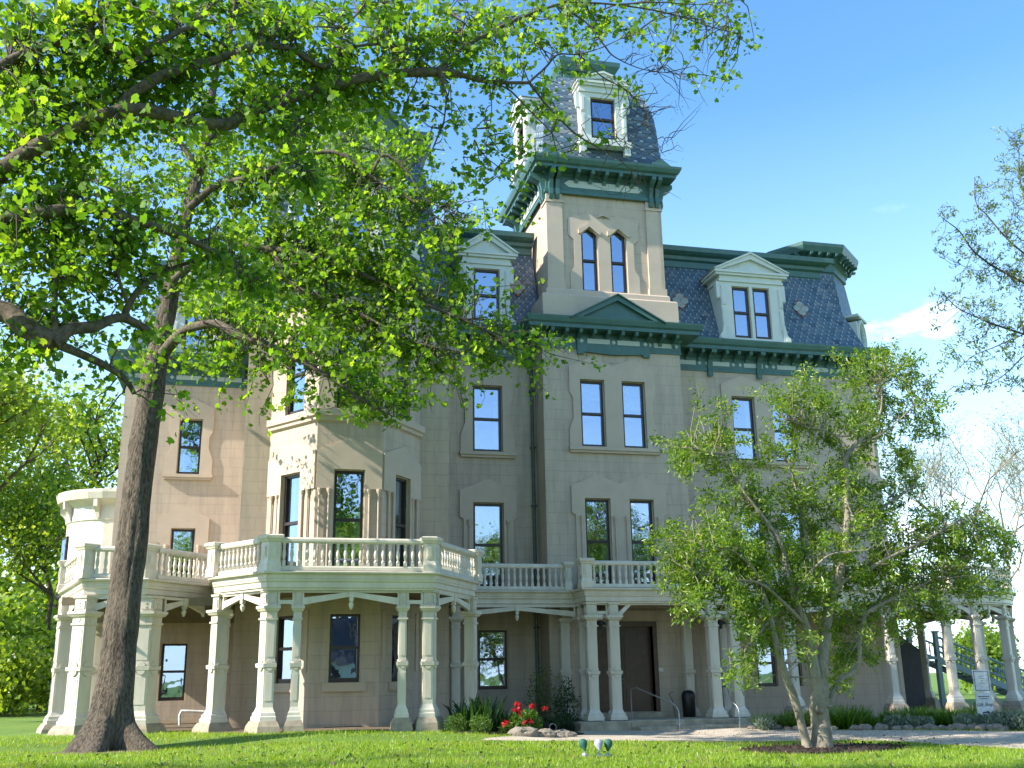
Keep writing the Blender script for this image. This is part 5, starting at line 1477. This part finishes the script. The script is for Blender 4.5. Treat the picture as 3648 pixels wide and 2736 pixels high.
# thin late-leafing trees beyond the right end
BG = 'thinly leafed trees beyond the right end of the house'
b1 = gen_tree('budding_tree', 'thin budding tree against the bright sky beyond the round pavilion', 15, .9, 2500, .14, 'leaf_bud', 33, .25, BG, 'bark_mag', (44, 58, 0), depth=4, r=.13, clump=.35, tmpl=LANCE)
for x, y, s in [(-16, 88, 2), (-22, 92, 2.2), (-28, 90, 2.1), (-34, 92, 2.3), (-40, 90, 2.2), (-11, 92, 2), (-19, 100, 3.4), (-27, 104, 3.6), (-35, 100, 3.4), (-43, 104, 3.6), (-13, 104, 3.2), (-51, 104, 3.5)]: copy_tree(us, (x, y, 0), x, s)
for x, y, s, rz in [(38, 66, 1.0, 1), (52, 62, 1.2, 2), (60, 75, 1.3, 3), (34.5, 72, 1.0, 4.4), (47, 80, 1.3, 5)]: copy_tree(b1, (x, y, 0), rz, s)
RG_ = 'far green bushes beyond the pavilion stairs'
r1_ = copy_tree(us, (40, 66, 0), 1, 1.0, 'distant leafy bush beyond the outdoor staircase on the right'); r1_['group'] = RG_
for x, y, s in [(45, 70, 1.3), (50, 66, 1.2), (56, 74, 1.4), (62, 70, 1.3), (37, 78, 1.3), (68, 76, 1.6), (75, 74, 1.5)]: copy_tree(r1_, (x, y, 0), x, s)
SG = 'thin trees left of the view that streak the lawn with shade'
s1 = copy_tree(b1, (-15, 12.5, 0), 1, .8, 'thin budding tree left of the view whose shade streaks the lawn'); s1['group'] = SG
o = copy_tree(protos[2], (-23.5, 17.0, 0), 2, .85, 'leafy tree left of the view whose crown dapples the lawn'); o['group'] = SG
for x, y, s in [(-19, 17.5, .9), (-23, 15.5, 1.0), (-12, 18.5, .7)]: o = copy_tree(b1, (x, y, 0), x, s, s1['label']); o['group'] = SG
# trees behind the photographer, seen only in the window glass, and left of the frame, seen by their shade
NG = 'trees behind the photographer mirrored in the windows'
n1 = copy_tree(protos[0], (-9, -30, 0), 1, .95, 'leafy tree behind the photographer mirrored in the window glass'); n1['group'] = NG
for x, y, s, i in [(8.5, -27, .8, 0), (21, -34, .9, 2), (1, -26, .7, 2), (45, -38, .9, 2), (26, -30, .7, 2), (-3, -42, 1, 1), (3, -38, 1.0, 1), (-20, -24, 1.0, 1), (14, -48, 1.0, 0), (34, -40, .9, 1), (-33, -30, 1, 0), (55, -45, 1, 0), (70, -30, .9, 1), *[(q, -58 + (q % 3) * 2, 1.25, q % 2) for q in range(-40, 90, 8)]]:
    o = copy_tree(protos[i], (x, y, 0), x, s, n1['label']); o['group'] = NG
# ------------------------------------------------------------------ planting beds
def leaf_clump(name, label, cat, pts, n, sp, size, mat, tmpl=LANCE, group=None, up=.3, dome=True, axis=None, jit=.4, stem=None):
    c = Vector(pts)
    root = thing(name, label, cat, tuple(c), group)
    g = rng.normal(size=(n, 3)); g /= np.linalg.norm(g, axis=1, keepdims=True); g *= (rng.random((n, 1)) ** .35)
    P = np.array(c) + np.array([0, 0, sp[2] * .45]) + g * np.array([sp[0], sp[1], sp[2] * .55])
    P += .12 * min(sp) * np.array([[mnoise.noise(Vector(q) * 5) for _ in range(3)] for q in P])
    P[:, 2] = np.maximum(P[:, 2], c.z + .02)
    leaf_obj('foliage', P, rng.uniform(size * .6, size * 1.3, n), tmpl, mat, root, up, axis, jit)
    m = MB()
    for _ in range(9): m.tube([c + Vector((rng.normal() * .04, rng.normal() * .04, -.03)), c + Vector((rng.normal() * sp[0] * .35, rng.normal() * sp[1] * .35, sp[2] * .7))], [.012, .005], 5, False)
    obj('stems', m, 'twig', root)
    return root
def blade_clump(name, label, cat, pos, n, rad, hgt, mat, width=1.0, group=None, spread=.45):
    c = Vector(pos); root = thing(name, label, cat, tuple(c), group)
    a = rng.uniform(0, 2 * math.pi, n); r = rad * np.sqrt(rng.random(n))
    P = np.stack([c.x + r * np.cos(a), c.y + r * np.sin(a), np.full(n, c.z)], 1)
    ax = np.stack([np.cos(a) * spread * r / rad, np.sin(a) * spread * r / rad, np.ones(n)], 1)
    T = STRAP[0].copy(); T[:, 0] *= width; T[:, 2] *= 1.6
    leaf_obj('blades', P, rng.uniform(hgt * .6, hgt * 1.1, n), (T, STRAP[1]), mat, root, .1, ax, .16)
    return root
GP = lambda x, y: ground_pt(x * W_PX / 2212, y * W_PX / 2212)
def gpos(px, Y):
    p = at2(px, 1500, Y); return Vector((p.x, Y, gz(p.x, Y)))
# left bed
leaf_clump('boxwood', 'clipped round boxwood nearest the bay porch plinth, left of the irises', 'shrub', gpos(985, 29.0), 1500, (.33, .33, .5), .05, 'leaf_shrub')
leaf_clump('boxwood', 'clipped round boxwood in front of the irises, beside the red peony', 'shrub', gpos(1037, 28.6), 1500, (.33, .33, .5), .05, 'leaf_shrub')
blade_clump('iris_clump', 'upright sword-leaved iris clump against the porch column', 'plant', gpos(1030, 29.6), 150, .5, .95, 'leaf_dark', 1.5, spread=.3)
blade_clump('iris_clump', 'shorter dark iris clump between the tall irises and the peony', 'plant', gpos(1078, 29.7), 120, .45, .7, 'leaf_dark', 1.5, spread=.35)
pe = leaf_clump('peony_bush', 'round peony bush covered with red blooms in the left bed', 'shrub', gpos(1133, 29.2), 1700, (.5, .4, .68), .1, 'leaf_shrub', up=.2)
def bloom(root, p, s):
    n = 22; P = np.array(p)[None] + rng.normal(size=(n, 3)) * s * .42
    leaf_obj('bloom', P, rng.uniform(s * .6, s * 1.1, n), LOBED, 'petal', root, .6)
for dx, dz, s in ((-.30, .80, .085), (-.38, .68, .07), (-.27, .64, .09), (.1, .78, .085), (.46, .70, .07), (-.12, .36, .06), (.02, .4, .07)):
    bloom(pe, gpos(1133, 29.2) + Vector((dx, -.42, dz)), s)
pe2 = leaf_clump('peony_bush', 'small low peony with one red bloom left of the big peony', 'shrub', gpos(1093, 28.7), 260, (.2, .2, .26), .1, 'leaf_shrub')
bloom(pe2, gpos(1093, 28.7) + Vector((-.05, -.15, .32)), .085); bloom(pe2, gpos(1118, 28.6) + Vector((0, -.1, .14)), .07)
for px, Y, n, sp, lab, mat in ((1172, 35.2, 650, (.6, .35, 2.1), 'loose bright climbing shrub left of the entrance beside the downspout', 'leaf_shrub'), (1222, 34.7, 800, (.42, .3, 1.7), 'dark climbing shrub against the left entrance pilaster', 'leaf_dark')):
    leaf_clump('climbing_shrub', lab, 'shrub', gpos(px, Y), n, sp, .11, mat)
leaf_clump('ground_shrub', 'dark low spreading shrub at the foot of the climbing shrubs', 'shrub', gpos(1205, 34.2), 1200, (.9, .4, .5), .08, 'leaf_dark')
m = MB(); p = gpos(1192, 32.8) + Vector((0, 0, .14)); rx = Matrix.Rotation(R(90), 3, 'X')
m.lathe(p, [(.115, -.8), (.115, .02), (.09, .02), (.09, -.6)], 16, False, rx); dp = obj('drain_pipe', m, 'black'); tag(dp, 'round black drain pipe end beside the left entrance steps', 'drain pipe')
m = MB(); m.lathe(p, [(.118, .0), (.122, .03), (.1, .03)], 16, False, rx); obj('rim', m, 'iron', dp)
# rocks
def rock(pos, s, label, group):
    bm = MB(); n, k = 10, 7; rows = []; sd = rng.random() * 50
    for j in range(k):
        t = math.pi * j / (k - 1); row = []
        for i in range(n):
            a = 2 * math.pi * i / n
            v = Vector((math.sin(t) * math.cos(a), math.sin(t) * math.sin(a), -math.cos(t)))
            f = 1 + .35 * mnoise.noise(v * 1.4 + Vector((sd, 0, 0))) + .12 * mnoise.noise(v * 4 + Vector((0, sd, 0)))
            row.append((pos.x + v.x * s[0] * f, pos.y + v.y * s[1] * f, pos.z + s[2] * .55 + v.z * s[2] * f))
        rows.append(row)
    bm.grid(rows, True)
    return tag(obj('rock', bm, 'rock'), label, 'rock', group)
g1 = 'stones edging the left bed'
rock(gpos(1130, 27.9), (.42, .2, .17), 'broad pale stone in front of the peony, largest of the bed edge', None)
for px, Y, s in ((1152, 28.0, .16), (1165, 27.95, .12), (1177, 28.0, .22), (1190, 28.2, .14), (1200, 28.5, .18), (1208, 28.2, .12), (1214, 28.9, .2), (1225, 28.8, .15), (1196, 29.3, .17), (1234, 29.2, .12), (1180, 28.7, .1)):
    rock(gpos(px, Y), (s * 1.2, s * .8, s * .65), 'small pale broken stone edging the left bed by the gravel', g1)
g2 = 'rough stones edging the right border'
for k in range(34):
    t = k / 33; px = 1840 + t * 330 + rng.normal() * 3; Y = 29.6 - t * 2.0 + rng.normal() * .1; s = rng.uniform(.10, .19)
    rock(gpos(px, Y), (s * 1.25, s * .8, s * .7), 'rough pitted stone in the low edging of the right border', g2)
for px, Y in ((1620, 32.2), (1645, 31.9), (1668, 31.6), (1695, 31.2), (1720, 30.9), (1748, 30.6), (1790, 30.2)):
    s = rng.uniform(.12, .2); rock(gpos(px, Y), (s * 1.4, s, s * .55), 'rough pitted stone in the low edging of the right border', g2)
# right border plants
dg = 'daylily clumps of the right border'; lg = 'lavender mounds of the right border'; 
for px, Y, n, r_, h, w in ((1655, 32.0, 320, .3, .5, .8), (1722, 31.4, 420, .45, .6, 1), (1818, 30.9, 700, .55, .72, .9), (1868, 30.6, 90, .25, .45, 1.6), (1900, 31.0, 150, .35, .5, 1.2), (1960, 31.2, 500, .6, .62, .9), (2005, 30.8, 500, .6, .62, .9), (2060, 30.2, 300, .45, .6, .9), (2130, 29.8, 300, .5, .5, 1), (2170, 29.6, 300, .5, .55, 1)):
    blade_clump('daylily_clump', 'arching grassy daylily clump in the right border', 'plant', gpos(px, Y), n, r_, h, 'leaf_shrub', w, dg, .8)
for px, Y, s in ((1925, 29.3, .28), (1965, 29.1, .27), (1992, 29.0, .25), (2080, 28.4, .33), (2112, 28.2, .3), (2150, 27.9, .38), (2192, 27.6, .4), (1648, 31.2, .28)):
    leaf_clump('lavender_mound', 'silvery grey-green lavender mound at the front of the right border', 'plant', gpos(px, Y), int(2600 * s), (s * 1.1, s, s * 1.25), .13, 'leaf_grey', group=lg, axis=np.array([0, 0, 1.0]), jit=.5)
leaf_clump('green_shrub', 'small leafy green mound left of the first border column', 'shrub', gpos(1925, 30.6), 900, (.5, .4, .55), .07, 'leaf_shrub')
leaf_clump('green_shrub', 'yellow-green bushy shrub behind the white sign post', 'shrub', gpos(2085, 30.6), 900, (.6, .4, .6), .09, 'leaf_shrub')

# ------------------------------------------------------------------ small objects
def spotlight(px, label, mat, turn):
    p = GP(px, 1636); root = thing('garden_spotlight', label, 'spotlight', tuple(p), 'three garden spotlights on the lawn')
    b = MB(); b.lathe(p, [(.03, -.05), (.05, 0), (.055, .06), (.03, .08)], 12); b.tube([p + Vector((0, 0, .06)), p + Vector((0, -.02, .15))], .014, 8); b.tube([p + Vector((.05, 0, .04)), p + Vector((.12, .02, .02)), p + Vector((.15, .02, .0))], .01, 6); obj('base', b, 'lamps', root, True)
    rot = Matrix.Rotation(R(turn), 3, 'Z') @ Matrix.Rotation(R(-22), 3, 'X')
    h = MB(); h.lathe(p + Vector((0, -.02, .14)), [(.025, -.02), (.035, .02), (.07, .07), (.085, .12), (.08, .165), (.055, .2), (.02, .215)], 16, True, rot); obj('lamp_head', h, mat, root, True)
spotlight(1263, 'green-headed garden spotlight, leftmost of the three on the lawn', 'lampg', 20)
spotlight(1294, 'silver-headed garden spotlight in the middle of the three', 'lamps', -10)
spotlight(1313, 'green-headed garden spotlight, rightmost of the three on the lawn', 'lampg', -35)
# handrails by the steps
def handrail(xa, xb, label):
    root = thing('handrail', label, 'handrail', (xb, 32.9, -.1)); m = MB()
    m.tube([(xa, 34.6, .21), (xa, 34.6, 1.12), (xa + .03, 34.5, 1.2), (xa + .1, 34.35, 1.22), (xb - .1, 33.1, .74), (xb - .02, 32.92, .62), (xb, 32.8, .5), (xb, 32.8, -.12)], .024, 10); obj('rail', m, 'iron', root, True)
handrail(12.45, 13.4, 'grey pipe handrail left of the door steps'); handrail(15.75, 15.5, 'grey pipe handrail right of the door steps')
# litter bin
root = thing('trash_can', 'black dome-topped trash can standing on the porch right of the door', 'trash can', (14.75, 35.15, .21))
m = MB(); m.lathe((14.75, 35.15, 0), [(.2, .21), (.215, .23), (.235, .8), (.235, .84)], 18); obj('body', m, 'black', root, True)
m = MB(); m.lathe((14.75, 35.15, 0), [(.245, .84), (.245, .9), (.22, 1.0), (.15, 1.08), (.02, 1.1)], 18); lid = obj('lid', m, 'black', root, True)
m = MB(); m.box(Fr(14.75, 35.15), -.11, .11, .2, .245, .86, .96); obj('flap', m, 'roof', lid)
m = MB(); m.tube([(14.3, 35.3, .21), (14.22, 35.3, .75), (14.1, 35.3, 1.0), (14.25, 35.3, 1.05)], .012, 6); bs = obj('long_handled_tool', m, 'black'); tag(bs, 'thin dark long-handled tool leaning beside the black trash can', 'tool')
# white pipe on the left wing
m = MB(); a = at2(388, 1590, 36); m.tube([a, at2(388, 1545, 36), at2(392, 1536, 36), at2(405, 1536, 36), at2(450, 1538, 36)], .045, 10); vp = obj('vent_pipe', m, 'whitep', None, True); tag(vp, 'white bent pipe rising from the lawn under the left porch', 'pipe')
# sign
sp_ = gpos(2121, 29.4); sg = thing('visitor_sign', 'white visitor sign of two boards on a white post in the right border', 'sign', tuple(sp_))
zt = at2(2113, 1447, 29.4).z; lx = sp_.x
f = Fr(sp_.x, 29.4)
m = MB(); m.box(f, -.06, .06, -.05, .05, sp_.z - .2, zt - .3); obj('post', m, 'signw', sg)
z1 = zt; z2 = z1 - .66; z3 = z2 - .02; z4 = z3 - .72
m = MB(); m.box(f, -.29, .29, .05, .075, z2, z1); bd = obj('notice_board', m, 'signw', sg)
m = MB()
for u0, u1, za, zb in ((-.26, .26, z1 - .05, z1 - .035), (-.26, .26, z2 + .035, z2 + .05), (-.26, -.245, z2 + .035, z1 - .035), (.245, .26, z2 + .035, z1 - .035)): m.box(f, u0, u1, .07, .08, za, zb)
obj('border_line', m, 'ink', bd)
m = MB(); m.box(f, -.19, .2, .07, .082, z2 + .15, z1 - .11); sh = obj('paper_sheet', m, 'whitep', bd)
m = MB(); m.box(f, -.29, .29, .05, .074, z4, z3); b2 = obj('direction_board', m, 'signw', sg)
def text(body, u, d, z, size, parent, mat='ink', name='lettering', shear=0.0):
    cu = bpy.data.curves.new('lettering', 'FONT'); cu.body = body; cu.size = size; cu.align_x = 'CENTER'; cu.align_y = 'CENTER'; cu.extrude = .002; cu.shear = shear
    t = bpy.data.objects.new('t', cu); COL.objects.link(t)
    dg_ = bpy.context.evaluated_depsgraph_get(); me = bpy.data.meshes.new_from_object(t.evaluated_get(dg_)); bpy.data.objects.remove(t)
    p = f(u, d, z)
    me.transform(Matrix.Rotation(R(90), 4, 'X')); me.materials.clear(); me.name = name
    return link(name, me, mat, parent, p)
def lines(rows, d, parent):                      # lines of print too small to read in the photograph
    m = MB()
    for z, hw, h in rows:
        u = -hw
        while u < hw:
            w_ = min(rng.uniform(.02, .06), hw - u); m.box(f, u, u + w_, d - .004, d + .002, z - h / 2, z + h / 2); u += w_ + .012
    obj('small_print', m, 'ink', parent)
lines([(z1 - .19, .08, .012), (z1 - .26, .09, .012), (z1 - .33, .035, .012), (z1 - .40, .11, .012)], .084, sh)
lines([(z3 - .12, .2, .028), (z3 - .185, .15, .022)], .077, b2)
text('Gift Shop', 0, .077, z3 - .36, .15, b2, shear=.35)
m = MB(); za = z4 + .13; m.plate(f, [(-.13, za - .02), (.05, za - .02), (.05, za - .06), (.16, za), (.05, za + .06), (.05, za + .02), (-.13, za + .02), (-.1, za)], .07, .08); obj('arrow', m, 'ink', b2)

# outdoor staircase behind the round pavilion
SX = thing('outdoor_staircase', 'blue-grey timber staircase with railings behind the round pavilion', 'staircase', (31, 42, 0))
def flight(xa, za, xb, zb, y, w=1.3, n=10):
    m = MB(); F0 = Fr(0, y)
    for yy in (y, y + w):
        q = Fr(0, yy); dz = .28
        pts = [(xa, za - dz), (xb, zb - dz), (xb, zb), (xa, za)]
        if xb < xa: pts = pts[::-1]
        m.plate(q, pts, -.05, .05)
    obj('stringer', m, 'stair', SX)
    m = MB()
    for i in range(n):
        t = (i + .5) / n; x = xa + (xb - xa) * t; z = za + (zb - za) * t
        m.box(F0, x - abs(xb - xa) / n * .55, x + abs(xb - xa) / n * .55, -w, 0, z - .04, z)
    obj('treads', m, 'stair', SX)
    for yy in (y - .02, y + w):
        m = MB(); q = Fr(0, yy)
        for hh in (.22, .85): m.tube([(xa, yy, za + hh), (xb, yy, zb + hh)], .05, 6)
        k = max(4, int(abs(xb - xa) / .22))
        for i in range(k):
            t = (i + .5) / k; x = xa + (xb - xa) * t; z = za + (zb - za) * t
            m.lathe((x, yy, z + .22), [(.04, 0), (.025, .1), (.045, .25), (.025, .45), (.04, .62)], 6)
        obj('stair_railing', m, 'stair', SX)
    for x, z in ((xa, za), (xb, zb)):
        m = MB(); m.box(Fr(x, y), -.09, .09, -.07, .11, z - .3, z + 1.05); m.box(Fr(x, y), -.13, .13, -.11, .15, z + 1.0, z + 1.08); obj('newel_post', m, 'stair', SX)
flight(29.6, 2.25, 33.2, .9, 42.0); flight(33.4, .88, 36.2, .0, 42.0, n=5); flight(29.2, 2.3, 25.4, 4.4, 43.4, n=12)
m = MB(); m.box(Fr(0, 41.6), 26.3, 28.4, 0, .1, -.1, 2.5); m.profile_dz(Fr(0, 41.6), [(0, 2.5), (.1, 2.5), (.1, 2.52), (0, 2.52)], 26.3, 28.4); obj('understair_panel', m, 'roof', SX)
m = MB(); m.plate(Fr(0, 41.5), [(26.3, 2.5), (28.4, 2.5), (26.3, 3.9)], -.05, .05); obj('understair_soffit', m, 'roof', SX)
m = MB(); m.box(Fr(0, 42), 28.4, 29.7, -2.8, .1, 2.1, 2.24); obj('landing', m, 'stair', SX)
for x, y in ((28.5, 42.0), (29.6, 42.0), (33.3, 42.0), (28.5, 44.7)):
    m = MB(); m.box(Fr(x, y), -.1, .1, -.1, .1, -.1, 2.1 if x < 30 else .8); obj('support_post', m, 'stair', SX)

# ------------------------------------------------------------------ lawn grass
EXCL = [MULCH, BED_L, BED_R, [(TB.x + 1.1 * math.cos(a), TB.y - .1 + .75 * math.sin(a)) for a in [2 * math.pi * k / 16 for k in range(16)]]]
DP = [a for a, b in DRIVE] + [b for a, b in DRIVE][::-1]
pts = []
while len(pts) < 150000:
    n = 40000
    Y = 12 + 19.5 * rng.random(n) ** 1.25; X = -.25 * Y - 1 + rng.random(n) * (1.08 * Y + 3)
    for x, y in zip(X, Y):
        if y > 29 and x > 7: continue
        if y > 29.4 and in_poly(x, y, DECK): continue
        if y > 24.5 and in_poly(x, y, DP): continue
        if x > 13 and in_poly(x, y, DP): continue
        if any(in_poly(x, y, q) for q in EXCL): continue
        pts.append((x, y))
pts = np.array(pts[:150000])
P = np.stack([pts[:, 0], pts[:, 1], [gz(x, y) - .005 for x, y in pts]], 1)
ax = np.tile(np.array([[0, 0, 1.0]]), (len(P), 1))
T = np.array([(-.12, 0, 0), (.12, 0, 0), (.0, 1, .25)]); FT = np.array([(0, 1, 2)])
big = np.array([.6 + .5 * mnoise.noise(Vector((x * .6, y * .6, 0))) for x, y in pts])
tag(leaf_obj('lawn_grass', P, rng.uniform(.035, .085, len(P)) * (.8 + .5 * big), (T, FT), 'blade', None, .1, ax, .35), kind='stuff')
# wood chips on the mulch ring
n = 1500; a = rng.uniform(0, 6.28, n); r = np.sqrt(rng.random(n))
P = np.stack([MAGC.x + 2.0 * r * np.cos(a), MAGC.y - .15 + 1.3 * r * np.sin(a), np.zeros(n)], 1); P[:, 2] = [gz(x, y) + .05 for x, y, _ in P]
tag(leaf_obj('mulch_chips', P, rng.uniform(.04, .12, n), LANCE, 'mulch', None, .8), kind='stuff')
n = 5000; qs = rng.random((n, 2)); P = np.array([drive_pt(.36 + .64 * s, t) for s, t in qs]); P[:, 2] += .005
tag(leaf_obj('loose_gravel', P, rng.uniform(.015, .04, n), LOBED, 'gravel', None, .5), kind='stuff')
wp = []
for _ in range(260):
    y = rng.uniform(14, 26.5); x = -.2 * y + rng.random() * (.95 * y)
    if in_poly(x, y, DP) or any(in_poly(x, y, q) for q in EXCL): continue
    r = rng.uniform(.05, .14)
    for _k in range(9): wp.append((x + rng.normal() * r * .5, y + rng.normal() * r * .5, gz(x, y) + .02 + rng.random() * .03))
wp = np.array(wp)
tag(leaf_obj('lawn_weeds', wp, rng.uniform(.05, .11, len(wp)), LANCE, 'leaf_shrub', None, .9), kind='stuff')
n = 500; y = rng.uniform(14, 27, n); x = -.2 * y + rng.random(n) * .95 * y
tag(leaf_obj('fallen_leaves', np.stack([x, y, [gz(a, b) + .05 for a, b in zip(x, y)]], 1), rng.uniform(.04, .08, n), LOBED, 'dirt', None, 1.5), kind='stuff')
# ------------------------------------------------------------------ a house across the lawn, behind the photographer, mirrored in the bay windows
NH = thing('neighbour_house', 'low grey-roofed house behind the photographer mirrored in the bay window', 'house', (9, -40, 0))
m = MB(); m.box(Fr(0, 0), 1, 17, 36, 45, -.2, 3.2); obj('wall', m, 'dorm', NH)
m = MB(); m.profile_dz(Fr(0, 0), [(35.4, 3.0), (40.5, 7.6), (45.6, 3.0)], .5, 17.5); obj('roof', m, 'roof', NH)
for u in (3, 7, 11, 15):
    m = MB(); m.box(Fr(0, 0), u - .5, u + .5, 35.9, 36.01, .9, 2.5); obj('window', m, 'sash', NH)
